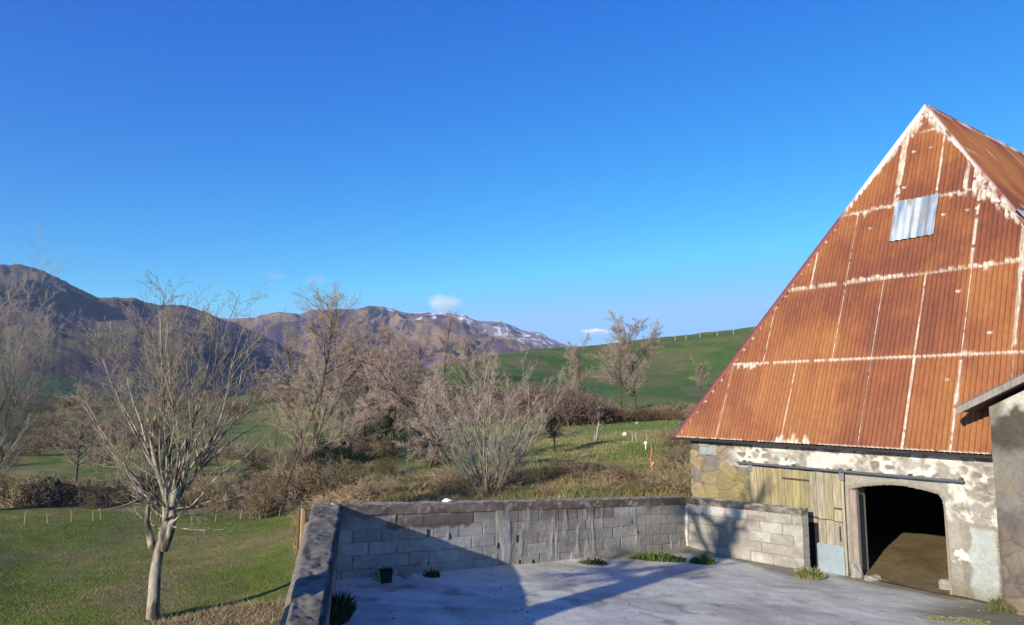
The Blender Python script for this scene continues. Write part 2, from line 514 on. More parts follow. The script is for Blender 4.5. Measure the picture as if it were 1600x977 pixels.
def col_B(px, py, X, Y, Z, t, rd, rd2, Zr):
    wood = lerp((.078, .047, .080), (.115, .072, .098), sst(.3, .7, fbm(X / 160, Y / 160, 5, 5)))
    n = fbm(X / 240, Y / 420, 5, 61)
    grass = lerp((.34, .235, .13), (.25, .16, .10), fbm(X / 90, Y / 90, 3, 8))
    g = sst(.60, .66, n + .10 * (1 - t)) * .7
    d, tt = poly_dist(px, py, [(560, 496), (600, 496), (640, 512), (672, 528), (745, 556), (800, 585)])
    g = np.maximum(g, 1 - sst(.7, 1.3, d / (11 + 12 * np.sin(pi * tt)) + (n - .5) * 1.5))
    d, tt = poly_dist(px, py, [(352, 500), (395, 498), (440, 492), (455, 494)])
    g = np.maximum(g, 1 - sst(.6, 1.1, d / 6 + (n - .5)))
    d, tt = poly_dist(px, py, [(580, 486), (612, 486), (640, 497)])
    g = np.maximum(g, 1 - sst(.6, 1.2, d / 5 + (n - .5)))
    d, tt = poly_dist(px, py, [(430, 560), (470, 548), (500, 570)])
    g = np.maximum(g, 1 - sst(.6, 1.2, d / 13 + (n - .5)))
    d, tt = poly_dist(px, py, [(770, 520), (800, 535), (850, 541), (890, 546)])
    g = np.maximum(g, (1 - sst(.6, 1.2, d / 8 + (n - .5) * 2)))
    c = lerp(wood, grass, g)
    rock = sst(.5, .62, rd2 * .6 + fbm(X / 50, Y / 120, 4, 14) * .45) * sst(735, 760, px) * sst(24, 10, py - interp(px, SKY_B))
    c = lerp(c, (.34, .29, .26), rock * .75)
    ns = fbm(X / 38, Y / 60, 4, 99)
    below = py - interp(px, SKY_B)
    sn = sst(.50, .56, ns) * sst(635, 655, px) * (1 - sst(730, 745, px)) * (1 - sst(7, 12, below))
    sn = np.maximum(sn, .85 * sst(.56, .62, ns) * sst(750, 765, px) * (1 - sst(860, 885, px)) * (1 - sst(16, 26, below)))
    sn = np.maximum(sn, sst(.52, .58, ns) * sst(590, 600, px) * (1 - sst(612, 618, px)) * (1 - sst(3, 6, below)))
    c = lerp(c, (.82, .84, .88), sn)
    return c

def col_A(px, py, X, Y, Z, t, rd, rd2, Zr):
    wood = lerp((.082, .053, .070), (.145, .100, .086), sst(.3, .7, fbm(X / 90, Y / 90, 5, 25)))
    n = fbm(X / 150, Y / 260, 5, 161)
    grass = lerp((.19, .145, .075), (.11, .10, .05), fbm(X / 60, Y / 60, 3, 18))
    g = sst(.54, .62, n) * .8
    d, tt = poly_dist(px, py, [(150, 466), (215, 469), (245, 479)])
    g = np.maximum(g, 1 - sst(.6, 1.2, d / 5))
    c = lerp(wood, grass, g)
    fir = sst(.56, .62, fbm(X / 130, Y / 300, 4, 201)) * sst(.9, .7, t)
    c = lerp(c, (.045, .055, .06), fir * .8)
    low = sst(.32, .12, t) * sst(230, 90, px)
    c = lerp(c, lerp((.055, .10, .03), (.12, .09, .06), sst(.45, .6, fbm(X / 90, Y / 120, 4, 301))), low)
    return c
mountain('mountain_range', SKY_B, 4300, 1500, 250, 1750, 3, col_B, nr=260, npx=1300, pw=1.2)
mountain('near_mountain', SKY_A, 2500, 620, -900, 640, 40, col_A, nr=260, npx=1300, zf=-45, pw=1.15, amp=.8)

# ------------------------------------------------------------------ the barn
SWALL0 = -5.81           # left corner along E
ZE = 2.454               # eave height
WR = 9.62; HR = 7.375; SR = 3.038
E0 = P0 + NB * .30
sA = np.dot(onplane(1055, 682, E0, NB) - E0, E)
RA = E0 + E * sA; RA[2] = ZE
RB = RA + E * WR
RP = RA + E * WR / 2 - NB * SR + ZUP * HR
LRIDGE = 13.0
rng = np.random.default_rng(5)

barn = empty('barn', (*(P0 + E * -1 + NB * 0)[:2], 0.0))
tag(barn, 'old stone barn with a steep rusty corrugated iron roof and a dark cart doorway', 'barn')

def hipface(name, A, e, N_out, W, upL, up, vmaxf, colf, pitch=.088, amp=.013, dv=.04, per=8, u0=0, u1=None, rows=()):
    u1 = W if u1 is None else u1
    us = np.arange(u0, u1 + 1e-6, pitch / per)
    nv = int(upL / dv) + 2
    U, J = np.meshgrid(us, np.arange(nv), indexing='ij')
    vm = vmaxf(us)
    Vv = np.minimum(J * dv, vm[:, None])
    off = amp * np.cos(2 * pi * U / pitch)
    # sheets overlap: each row's lower edge is lifted over the next
    rr = np.array(list(rows) + [99.])
    low = np.zeros_like(Vv)
    for r0, r1 in zip([0] + list(rows), list(rows) + [upL]):
        m = (Vv >= r0) & (Vv < r1)
        low = np.where(m, (1 - (Vv - r0) / max(.1, r1 - r0)) * .022, low)
    off = off + low + (fbm(U * .9, Vv * .9, 3, 4) - .5) * .03
    P = A + U[..., None] * e + Vv[..., None] * up + off[..., None] * N_out
    c = colf(U, Vv)
    F = grid_faces(len(us), nv)
    VF = Vv.reshape(-1)
    h = np.maximum(VF[F[:, 3]] - VF[F[:, 0]], VF[F[:, 2]] - VF[F[:, 1]])
    F = F[h > 1e-5]
    return mesh_np(name, P.reshape(-1, 3), F, M['rust'], None, c.reshape(-1, 3), smooth=True)

ROWS = [1.84, 3.66, 5.46, 7.26]
UPF = (-NB * SR + ZUP * HR); LF = np.linalg.norm(UPF); UPF = UPF / LF
NF = np.cross(E, UPF); NF /= np.linalg.norm(NF)
if NF @ NB < 0: NF = -NF

def rustcol(U, V, seed=0, strong=None, W=None, hip=True, dull=0.0):
    ck = np.floor((U - .38) / .82); cu = (U - .38) / .82 - ck
    rowi = np.zeros_like(V); rl = np.zeros_like(V); rh = np.full_like(V, 99.)
    for k, r in enumerate(ROWS):
        m = V >= r
        rowi = np.where(m, k + 1, rowi); rl = np.where(m, r, rl)
    for r in ROWS[::-1]:
        rh = np.where(V < r, r, rh)
    h = hash2(ck, rowi, 3 + seed); h2 = hash2(ck, rowi, 9 + seed)
    base = lerp((.36, .112, .024), (.31, .090, .024), h)
    base = lerp(base, (.46, .165, .030), sst(.62, 1, h2) * .8)
    blot = fbm(U * 1.1, V * .9, 5, 23 + seed)
    base = lerp(base, (.23, .062, .022), sst(.5, .72, blot) * .75)
    base = lerp(base, (.48, .18, .035), sst(.52, .32, blot) * .55)
    # vertical streaks following the corrugation
    cid = np.floor(U / .088)
    st = fbm(cid * 1.7, V * .8, 3, 41 + seed)
    base = base * (1 + (st - .5)[..., None] * .34)
    # troughs slightly darker than the crests
    tr = .5 - .5 * np.cos(2 * pi * U / .088)
    base = base * (1 - .12 * tr[..., None])
    g = np.zeros_like(U)
    br = fbm(U * 9, V * 9, 4, 77 + seed)          # break-up
    rag = fbm(U * 3, V * 3.5, 4, 79 + seed)
    edge = np.minimum(cu, 1 - cu) * .82
    side = np.where(cu < .5, ck, ck + 1)
    sd = hash2(side, rowi, 131 + seed)
    wv = .0015 + .012 * sst(.6, 1, sd) * sst(.35, .6, fbm(side * 3.3, V * 1.3, 2, 133 + seed))
    if strong:
        for (sk, rk, ww) in strong:
            wv = np.where((side == sk) & (rowi == rk), ww, wv)
    wv = wv * (.30 + 1.0 * rag) 
    g = np.maximum(g, sst(1.25, .75, edge / wv))
    # horizontal laps with drips
    amp_d = sst(.50, .70, fbm(U * 1.1, rl * 5.1, 3, 52 + seed))
    drip = hash2(cid, rowi, 61 + seed)
    dl = (.014 + .20 * amp_d * drip ** 2)
    dl = dl * (.45 + .75 * fbm(U * 60, rl * 3, 2, 62 + seed))
    dn = rh - V
    g = np.maximum(g, sst(1.15, .8, dn / dl))
    du = V - rl
    dl2 = (.010 + .10 * amp_d * hash2(cid, rowi, 65 + seed)) * (.3 + .9 * fbm(U * 60, rl * 5, 2, 63 + seed))
    g = np.maximum(g, np.where(rowi > 0, sst(1.15, .8, du / dl2), 0))
    # eave
    ea = sst(.5, .62, fbm(U * .9, U * 0, 2, 5 + seed))
    g = np.maximum(g, sst(1.2, .7, V / (.01 + .24 * ea * hash2(cid, cid * 0, 4 + seed))) * (rowi == 0))
    if hip:
        dl_ = (U - V * (WR / 2) / LF) * cos(math.atan((WR / 2) / LF))
        dr_ = (WR - V * (WR / 2) / LF - U) * cos(math.atan((WR / 2) / LF))
        bulge = .0005 + .17 * sst(5.4, 7.6, V) + .05 * rag * sst(3.5, 5.5, V)
        dots = (np.abs((V / .26) % 1 - .5) < .10) & (dl_ > .06) & (dl_ < .105) & (V < 5.6)
        g = np.maximum(g, dots * 1.0)
        g = np.maximum(g, sst(1.25, .75, dl_ / (bulge * (.45 + .9 * hash2(cid, V * 0 + 3, 12)))) )
        b2 = .022 + .10 * sst(6.2, 7.4, V) + .34 * np.exp(-((V - 5.45) / .45) ** 2) + .12 * np.exp(-((V - 4.7) / .3) ** 2)
        g = np.maximum(g, sst(1.25, .75, dr_ / (b2 * (.45 + .9 * hash2(cid, V * 0 + 5, 12)))))
    g = g * sst(.36, .54, br + .10)
    g = np.maximum(g, np.where(rowi < 4, .75 * sst(.030, .016, dn) * sst(.25, .45, br), 0))
    nail = (np.abs(cu - .5) < .5) & (hash2(cid, np.floor(V / .9), 8) > .975) & (np.abs((V / .9) % 1 - .5) < .018)
    g = np.maximum(g, nail * .8)
    gal = lerp((.62, .57, .49), (.42, .33, .24), sst(.35, .65, br))
    base = base * np.array((.70, .77, 1.15))
    return lerp(base, gal, np.clip(g, 0, 1) * (1 - dull))

STR = [(6, 0, .024), (7, 0, .034), (7, 1, .010), (6, 1, .012), (5, 3, .07), (6, 3, .016), (7, 2, .032), (2, 1, .012), (1, 0, .018), (4, 1, .012), (3, 2, .014), (2, 0, .003), (3, 0, .006), (5, 1, .012), (4, 2, .012), (8, 1, .04), (5, 0, .01), (8, 2, .05)]
vmx = lambda u: np.maximum(0, np.minimum(u, WR - u) / (WR / 2) * LF)
roof = empty('roof')
keep(roof, barn)
o = hipface('front_sheets', RA, E, NF, WR, LF, UPF, vmx, lambda u, v: rustcol(u, v, 0, STR), rows=ROWS)
roofm = o; roofm.name = 'roof'
bpy.data.objects.remove(roof)
keep(roofm, barn)
roofm['label'] = 'rusty hipped end of corrugated sheets with pale streaked laps'
# side roofs: run back from the front
Bk = -NB                                     # towards the back
LTOT = LRIDGE + SR
def sideface(name, A, outdir, flip, seed):
    up = (-outdir * WR / 2 + ZUP * HR); L = np.linalg.norm(up); up = up / L
    nn = np.cross(Bk, up); nn /= np.linalg.norm(nn)
    if nn @ outdir < 0: nn = -nn
    def vm(u):
        return np.clip(np.minimum(u / SR, (LTOT + SR - u) / SR), 0, 1) * L
    o = hipface(name, A, Bk, nn, LTOT + SR, L, up, vm, lambda u, v: rustcol(u, v, seed, None, hip=False, dull=.35) * .95, dv=.12, per=6, rows=[2.1, 4.2, 6.3])
    return o, up, nn, L
sr, upS, nS, LS = sideface('side_roof', RB, E, False, 31)
keep(sr, barn); sr['label'] = 'right roof slope of darker red rusty corrugated iron'
sl2, _, _, _ = sideface('side_roof', RA, -E, True, 57)
keep(sl2, barn); sl2['label'] = 'far left roof slope of rusty iron'
# back hip
RAb = RB + Bk * (LTOT + SR)
UPB = (NB * SR + ZUP * HR) / LF
nb_ = np.cross(-E, UPB); nb_ = nb_ if nb_ @ NB < 0 else -nb_
ob = hipface('back_roof', RAb, -E, nb_, WR, LF, UPB, vmx, lambda u, v: rustcol(u, v, 91, None), dv=.2, per=6, rows=ROWS)
keep(ob, barn)

# hip and ridge flashings: folded strips
def flashing(A, B, n1_, n2_, wd, name, colf, label=None, lift=.03):
    A = np.array(A, float); B = np.array(B, float)
    d = B - A; L = np.linalg.norm(d); d /= L
    s1 = np.cross(n1_, d); s1 /= np.linalg.norm(s1)
    s2 = np.cross(n2_, d); s2 /= np.linalg.norm(s2)
    k = int(L / .05); ts = np.linspace(0, L, k)
    mid = (n1_ + n2_); mid = mid / np.linalg.norm(mid)
    pr = []
    # choose directions that go down each face
    if s1[2] > 0: s1 = -s1
    if s2[2] > 0: s2 = -s2
    offs = [s1 * wd + n1_ * lift * .4, s1 * wd * .5 + n1_ * lift * .9, mid * lift * 1.5, s2 * wd * .5 + n2_ * lift * .9, s2 * wd + n2_ * lift * .4]
    V = np.zeros((k, 5, 3)); cc = np.zeros((k, 5, 3))
    for m, of in enumerate(offs):
        V[:, m] = A + d * ts[:, None] + of
        if m in (0, 4):
            V[:, m] += (np.random.default_rng(3).random(k)[:, None] - .5) * .02 * (s1 if m == 0 else s2)
        cc[:, m] = colf(ts / L, m)
    o = mesh_np(name, V.reshape(-1, 3), grid_faces(k, 5), M['rust'], None, cc.reshape(-1, 3))
    if label: o['label'] = label
    keep(o, barn); return o
nSl = nS - 2 * (nS @ E) * E
def cL(t, m):
    white = sst(.66, .78, t + (fbm(t * 30, t * 0, 3, 2) - .5) * .12)
    return lerp((.20, .06, .055), (.68, .66, .62), white)
def cR(t, m):
    w_ = sst(.45, .62, fbm(t * 22, t * 0 + m, 4, 12) + .25 * sst(.7, 1, t))
    if m >= 2: w_ = w_ * .15
    return lerp((.20, .07, .035), (.60, .56, .50), w_)
def cT(t, m):
    return lerp((.30, .10, .05), (.66, .62, .56), sst(.5, .6, fbm(t * 40, t * 0 + m, 4, 17)) * .9)
flashing(RA, RP, NF, nSl, .075, 'hip_flashing', cL, 'left hip flashing, maroon below and white near the top')
flashing(RB, RP, NF, nS, .07, 'hip_flashing', cR)
flashing(RP, RP + Bk * (LTOT - SR), nS, nSl, .16, 'ridge_flashing', cT)

# translucent sheet in the front slope, a small one in the side slope
def skylight(A, e, up, nn, u0, u1, v0, v1, waves, name, label, mt, amp=.013, colr=None, par=None):
    nu = waves * 10 + 1; nv = 14
    U, V = np.meshgrid(np.linspace(u0, u1, nu), np.linspace(v0, v1, nv), indexing='ij')
    lf = (U - u0) / (u1 - u0)
    off = .050 + amp * np.cos(lf * waves * 2 * pi)
    P = A + U[..., None] * e + V[..., None] * up + off[..., None] * nn
    n = fbm(lf * 7, V * .7, 4, 9)
    c = lerp((.17, .24, .33), (.42, .46, .49), sst(.35, .6, n))
    c = lerp(c, (.22, .20, .18), sst(.54, .66, fbm(lf * 9 + 4, V * 1.4, 3, 19)) * .8)
    o = mesh_np(name, P.reshape(-1, 3), grid_faces(nu, nv), mt, None, c.reshape(-1, 3), smooth=True)
    o['label'] = label
    keep(o, par or barn); return o
mg = mat('translucent_sheet', attr=True, rough=.25, nscale=5, namp=.15, bump=.1, bscale=20, spec=.6)
M['gl'] = mg
skylight(RA, E, UPF, NF, 4.49, 5.37, 4.50, 5.47, 6, 'skylight', 'grey blue translucent corrugated skylight sheet', mg)
q = onplane(1598, 344, RB, nS) - RB
uq, vq = q @ Bk, q @ upS
skylight(RB, Bk, upS, nS, uq - .1, uq + .8, vq - .5, vq + .25, 4, 'skylight', 'small dark glass rooflight on the right slope', M['gl'])

# eave board
mb = MB()
mb.obox(P0 + E * (SWALL0 - .28) + NB * .01 + ZUP * (ZE - .055), E * 9.4, NB * .25, ZUP * .03, (.025, .022, .022))
mb.obox(P0 + E * (SWALL0 - .35) + NB * .27 + ZUP * (ZE - .065), E * 9.5, NB * .02, ZUP * .05, (.03, .026, .025))
keep(mb.build('eave_board', M['paint']), barn)

# front wall: a displaced sheet of rubble, render and plaster with a doorway
def W(s, z, o=0.0): return P0 + E * s + ZUP * z + NB * o
arch_px = [(1345, 905), (1329, 764), (1345, 760), (1385, 757), (1415, 759), (1447, 766), (1468, 772), (1475, 782), (1477, 800), (1483, 940)]
arch = []
for q in arch_px:
    p = onplane(*q, P0, NB); arch.append(((p - P0) @ E, p[2]))
arch = [(arch[1][0], -.4)] + arch[1:-1] + [(arch[-2][0] + .005, -.4)]
arch = np.array(arch)
def inpoly(x, y, poly):
    ins = np.zeros(x.shape, bool); n = len(poly)
    for i in range(n):
        x1, y1 = poly[i]; x2, y2 = poly[(i + 1) % n]
        c = ((y1 > y) != (y2 > y)) & (x < (x2 - x1) * (y - y1) / (y2 - y1 + 1e-12) + x1)
        ins ^= c
    return ins

def wallsheet():
    ds = .016
    ss = np.arange(SWALL0, 3.45, ds); zs = np.arange(-.35, ZE - .02, ds)
    S, Z = np.meshgrid(ss, zs, indexing='ij')
    wx = S + (fbm(S * 3, Z * 3, 3, 1) - .5) * .12; wz = Z + (fbm(S * 3, Z * 3, 3, 2) - .5) * .12
    # big squared stones at the left, small rubble elsewhere
    f1, f2, cid = voro(wx / .42, wz / .34, 7, .7); ebig = f2 - f1
    g1, g2, cis = voro(wx / .24, wz / .17, 17, .9); esm = g2 - g1
    big = sst(-4.45, -4.6, S) * sst(2.05, 1.95, Z + (fbm(S * 4, Z * 0, 2, 3) - .5) * .2)
    e_ = np.where(big > .5, ebig * .38, esm * .2); ci = np.where(big > .5, cid, cis)
    stone = sst(.008, .04, e_)
    sc = lerp((.19, .165, .14), (.10, .088, .075), ci)
    sc = lerp(sc, (.26, .20, .12), sst(.7, .8, ci)); sc = sc * (.65 + .7 * fbm(S * 8, Z * 8, 4, 6))[..., None]
    sc = lerp(sc, (.17, .13, .12), sst(.45, .5, ci) * sst(.6, .55, ci))
    mort = lerp((.20, .175, .135), (.12, .10, .075), fbm(S * 5, Z * 5, 3, 5))
    col = lerp(mort, sc, stone)
    hgt = stone * (.02 + .03 * ci) 
    # ochre lichen low at the left
    lich = sst(.44, .60, fbm(S * 2.2, Z * 2.6, 4, 66) + .22 * sst(1.6, 1.2, Z) + .1) * sst(-4.0, -4.4, S) * sst(-5.75, -5.3, S) * sst(1.95, 1.6, Z)
    col = lerp(col, (.25, .205, .07), lich * .55)
    # light quoin stone at the top left corner
    qn = ((S > SWALL0 + .25) & (S < SWALL0 + .75) & (Z > 2.08) & (Z < 2.32)) * 1.0
    col = lerp(col, (.30, .33, .34), qn * .8)
    # lime plaster band under the eave, broken around stones
    nz = fbm(S * 2.4, Z * 4.5, 5, 88)
    band = sst(1.86, 1.98, Z + (nz - .5) * .15) * sst(-5.1, -4.2, S)
    pl = sst(.37, .50, .62 * nz + .38 * (1 - sst(.0, .12, e_)) + .16 * sst(-4.6, -2.6, S) - .045)
    right = sst(-.25, .05, S + (nz - .5) * .35) * sst(1.18, 1.3, Z + (nz - .5) * .1)
    pl2 = sst(.45, .6, nz + .20 * sst(.02, .5, S) - .06 - .10 * sst(.05, .0, e_))
    white = np.maximum(band * pl, right * pl2)
    col = lerp(col, (.27, .245, .205), np.maximum(band, right) * .45)
    wcol = lerp((.60, .56, .49), (.30, .275, .24), sst(.42, .66, fbm(S * 6, Z * 6, 4, 93)))
    # grey cement render round the doorway and grey stains
    dx = np.maximum(np.maximum(-1.95 - S, S + .19), 0)
    cem = sst(2.0, 1.9, Z + (nz - .5) * .1) * sst(-2.6, -2.2, S) * sst(.55, .2, S)
    cc = lerp((.30, .275, .225), (.20, .18, .15), sst(.35, .65, fbm(S * 3, Z * 3, 5, 44)))
    fr = sst(.24, .20, np.abs(S - (-1.07)) - .86 - .02) * sst(.0, 1, cem)
    cc = lerp(cc, (.33, .32, .27), fr * .6)
    col = lerp(col, cc, cem * .93); hgt = hgt * (1 - cem * .85) + .012 * cem
    gst = sst(.55, .68, fbm(S * 1.5 + 7, Z * 5, 4, 49))
    wcol = lerp(wcol, (.30, .29, .27), gst * .7)
    col = lerp(col, wcol, white); hgt = hgt * (1 - white * .5) + .032 * white
    # pale blue-green patch of render at the right, white splash beside the doorway
    bl = sst(.12, .2, S + (nz - .5) * .2) * sst(1.24, 1.16, Z + (nz - .5) * .14) * sst(.62, .56, S)
    col = lerp(col, lerp((.34, .37, .34), (.42, .46, .45), fbm(S * 5, Z * 5, 4, 4)), bl * .85); hgt = hgt * (1 - bl) + .03 * bl
    sp = sst(1.1, .8, np.hypot((S - .02) / .15, (Z - .70) / .09) + (fbm(S * 9, Z * 9, 4, 3) - .5) * 2.6)
    col = lerp(col, (.62, .57, .50), sp); hgt += sp * .01
    kn = sst(.02, .0, np.abs(Z - 1.27)) * sst(-.05, .05, S) * sst(.62, .55, S)
    col = lerp(col, (.27, .23, .18), sst(1.28, 1.24, Z) * sst(1.02, 1.08, Z) * sst(-.02, .03, S) * (1 - bl) * .8)
    # damp, mossy foot
    ft = sst(.42, .05, Z + (nz - .5) * .5)
    col = lerp(col, (.13, .125, .07), ft * .6)
    hgt = hgt + (fbm(S * 14, Z * 14, 3, 31) - .5) * .012
    hole = inpoly(S, Z, arch)
    P = P0 + S[..., None] * E + Z[..., None] * ZUP + (hgt)[..., None] * NB
    F = grid_faces(len(ss), len(zs)); hf = hole.reshape(-1)
    F = F[~(hf[F].all(1))]
    o = mesh_np('front_wall', P.reshape(-1, 3), F, M['stone'], None, col.reshape(-1, 3), smooth=True)
    o['label'] = 'stone front wall with flaking white lime plaster and ochre lichen'
    keep(o, barn)
wallsheet()

# masonry behind the face (pieces round the doorway), other walls
mb = MB()
T_ = .5
a0, a1s = arch[:, 0].min(), arch[:, 0].max()
stn = (.16, .14, .115)
mb.obox(W(SWALL0 + .01, -.4, -.004), E * (a0 - .01 - SWALL0 - .01), -NB * T_, ZUP * (ZE + .35), stn)
mb.obox(W(a1s + .012, -.4, -.004), E * (3.45 - a1s), -NB * T_, ZUP * (ZE + .35), stn)
mb.obox(W(a0 - .01, 1.83, -.004), E * (a1s - a0 + .02), -NB * T_, ZUP * (ZE - 1.83 - .05), stn)
DEP = LTOT + SR - .6
mb.obox(W(SWALL0 + .01, -.4, -T_ - .004), E * .5, -NB * DEP, ZUP * (ZE + .35), stn)
mb.obox(W(2.94, -.4, -T_ - .004), E * .5, -NB * DEP, ZUP * (ZE + .35), stn)
mb.obox(W(SWALL0 + .01, -.4, -T_ - DEP), E * 9.2, -NB * .5, ZUP * (ZE + .35), stn)
keep(mb.build('side_wall', M['stone']), barn)
# rounded reveal of the doorway
V = []; F = []
npt = len(arch)
for k, (s, z) in enumerate(arch):
    V += [W(s, z, .045), W(s, z, -.52)]
for k in range(npt - 1):
    F.append((2 * k, 2 * k + 1, 2 * k + 3, 2 * k + 2))
# outer lip
cen = arch.mean(0)
for k, (s, z) in enumerate(arch):
    dx, dz = s - cen[0], (z - .2) if z > -.3 else 0
    ln = math.hypot(dx, dz); wv = .055
    V.append(W(s + dx / ln * wv, z + (dz / ln * wv if z > -.3 else 0), .045)); 
for k in range(npt - 1):
    F.append((2 * k, 2 * k + 2, 2 * npt + k + 1, 2 * npt + k))
mb = MB(); mb.add(V, F, (.24, .21, .17))
keep(mb.build('doorway_arch', M['stone']), barn)
mb = MB()
mb.obox(W(a0 + .002, -.15, -.06), E * .13, NB * .13, ZUP * (1.62 + .15), (.27, .22, .19), bev=.02)
keep(mb.build('door_post', M['wood']), barn)
# dirt floor inside, and a steel shell that keeps the loft dark
ns_, nd_ = 60, 90
S, D = np.meshgrid(np.linspace(SWALL0 + .5, 2.95, ns_), np.linspace(-.12, 17, nd_), indexing='ij')
Zf = .0 + .03 * (fbm(S * 2, D * 2, 3, 7)) + sst(.2, 2.5, D) * .12
P = P0 + S[..., None] * E + Zf[..., None] * ZUP - D[..., None] * NB
cf = lerp((.25, .185, .085), (.10, .075, .04), fbm(S * 2, D * 2, 4, 3))
o = mesh_np('barn_floor', P.reshape(-1, 3), grid_faces(ns_, nd_)[:, ::-1], M['cap'], None, cf.reshape(-1, 3), smooth=True)
keep(o, barn)
mb = MB()
mb.obox(W(SWALL0 + .52, 2.2, -T_ - .02), E * 8.2, -NB * (DEP - .6), ZUP * .06, (.05, .04, .03))
for k in range(9):
    mb.obox(W(SWALL0 + .52, 2.04, -1.2 - k * 1.8), E * 8.2, -NB * .18, ZUP * .16, (.06, .045, .035))
keep(mb.build('hayloft_floor', M['wood']), barn)

# sliding door track
zr = 1.964
mb = MB()
mb.obox(W(-4.42, zr - .02, .13), E * 4.62, NB * .045, ZUP * .042, (.09, .095, .11), bev=.006)
for s in (-4.3, -3.1, -1.9, -.75, .1):
    mb.obox(W(s, zr - .0, .02), E * .05, NB * .11, ZUP * .05, (.08, .08, .09))
rail = mb.build('door_track', M['paint']); keep(rail, barn); rail['label'] = 'long grey steel sliding track above the doors'

# sliding plank door
door = empty('sliding_door', tuple(W(-3.05, -.08, .1)))
keep(door, barn)
door['label'] = 'yellowed plank sliding door hanging in front of the wall'
def ckeep(o, par=door):
    o.parent = par
    o.matrix_parent_inverse = (mathutils.Matrix.LocRotScale(barn.location, barn.rotation_euler, barn.scale) @ barn_inv(door)).inverted()
    return o
def barn_inv(d):
    return d.matrix_parent_inverse @ mathutils.Matrix.LocRotScale(d.location, d.rotation_euler, d.scale)
rn = np.random.default_rng(8)
mb = MB(); s = -4.13; k = 0
while s < -2.0:
    wd = min(.16 + rn.random() * .03, -1.99 - s)
    if wd < .03: break
    old = s > -3.0
    a = np.array((.30, .255, .13)) if s < -2.75 else np.array((.30, .265, .175))
    cc = a * (.8 + .35 * rn.random()) * np.array([1, 1 - .04 * rn.random(), .9 + .3 * rn.random()])
    zsp = .98 + rn.random() * .03
    # two lengths: newer boards above, greyer ones below
    if s + wd > -3.06 and s < -2.66: zsp = .90
    mb.obox(W(s + .004, zsp if s > -3.05 else -.02, .085 + rn.random() * .005), E * (wd - .008), NB * .024, ZUP * (1.90 - (zsp if s > -3.05 else -.02)), cc, bev=.003)
    if s > -2.66:
        mb.obox(W(s + .004, -.04 + rn.random() * .02, .08), E * (wd - .008), NB * .024, ZUP * (zsp + .02), np.array((.30, .265, .20)) * (.85 + .3 * rn.random()), bev=.003)
    s += wd; k += 1
ckeep(mb.build('planks', M['wood']))
for (s0, s1, z) in ((-3.32, -2.72, 1.70), (-3.1, -2.55, .99)):
    mb = MB()
    mb.obox(W(s0, z, .112), E * (s1 - s0), NB * .018, ZUP * .035, (.07, .05, .035))
    ckeep(mb.build('batten', M['wood']))
mb = MB()
mb.obox(W(-2.11, .62, .112), E * .022, NB * .03, ZUP * .28, (.05, .045, .04), bev=.004)
ckeep(mb.build('handle', M['paint']))
mb = MB()
mb.obox(W(-2.20, 1.22, .112), E * .16, NB * .02, ZUP * .03, (.06, .05, .045), bev=.004)
ckeep(mb.build('latch', M['paint']))
mb = MB(); mb.obox(W(-3.0, -.1, .035), E * .42, NB * .03, ZUP * 1.02, (.012, .012, .014)); o = mb.build('gap_shade_panel', M['paint']); ckeep(o); o['label'] = 'flat near-black panel painted as the shade in the gap where the lower boards are missing'  # flat near-black panel carries the wall's shadow and the gap's darkness in its colour
# zinc kick plate on the lower right of the door
nU, nV = 22, 26
U_, V_ = np.meshgrid(np.linspace(-2.60, -2.03, nU), np.linspace(-.10, .53, nV), indexing='ij')
cr = .06
dx = np.maximum(np.abs(U_ + 2.315) - (.285 - cr), 0); dz = np.maximum(np.abs(V_ - .215) - (.315 - cr), 0)
ln = np.hypot(dx, dz); kk = np.where(ln > cr, cr / np.maximum(ln, 1e-6), 1)
U2 = np.where(ln > cr, -2.315 + np.sign(U_ + 2.315) * ((.285 - cr) + dx * kk), U_); V2 = np.where(ln > cr, .215 + np.sign(V_ - .215) * ((.315 - cr) + dz * kk), V_)
of = .128 + .012 * fbm(U_ * 5, V_ * 5, 3, 5)
P = P0 + U2[..., None] * E + V2[..., None] * ZUP + of[..., None] * NB
cz = lerp((.36, .43, .47), (.27, .33, .36), fbm(U_ * 6, V_ * 6, 4, 6))
ckeep(mesh_np('metal_patch', P.reshape(-1, 3), grid_faces(nU, nV), mat('zinc_sheet', attr=True, rough=.45, namp=.12, bump=.1, metallic=.2), None, cz.reshape(-1, 3), smooth=True))
for s in (-4.16, -2.08):
    mb = MB()
    mb.obox(W(s, 1.78, .112), E * .11, NB * .02, ZUP * .22, (.17, .18, .20), bev=.01)
    mb.tube([W(s + .055, zr + .01, .115), W(s + .055, zr + .01, .15)], .045, 14, (.10, .10, .11))
    ckeep(mb.build('hanger', M['paint']))

# ------------------------------------------------------------------ neighbouring outbuilding at the right edge
PA = P0 + NB * .50
ca = onplane(1549, 690, PA, NB); sa = (ca - P0) @ E
zg = onplane(1547, 640, PA, NB)[2]
PV = P0 + NB * .80
va = onplane(1491, 637, PV, NB); vb = onplane(1600, 583, PV, NB)
vs0 = (va - P0) @ E; vz0 = va[2]; slope = (vb[2] - va[2]) / (((vb - P0) @ E) - vs0)
ann = empty('outbuilding', tuple(P0 + E * (sa + 2) + NB * .5))
tag(ann, 'roughly rendered stone outbuilding cut off by the right edge of the view', 'outbuilding')
WA = 5.2                          # width of the gable
def gz(s):                        # underside of the roof over the wall
    k = s - vs0
    top = vs0 + (WA + 2 * (sa - vs0)) / 2
    return vz0 + slope * np.minimum(s - vs0, 2 * top - vs0 - s) - .20
ss = np.arange(sa, sa + WA, .018); nzv = 230
S, J = np.meshgrid(ss, np.linspace(0, 1, nzv), indexing='ij')
Z = -.35 + (gz(S) + .35) * J
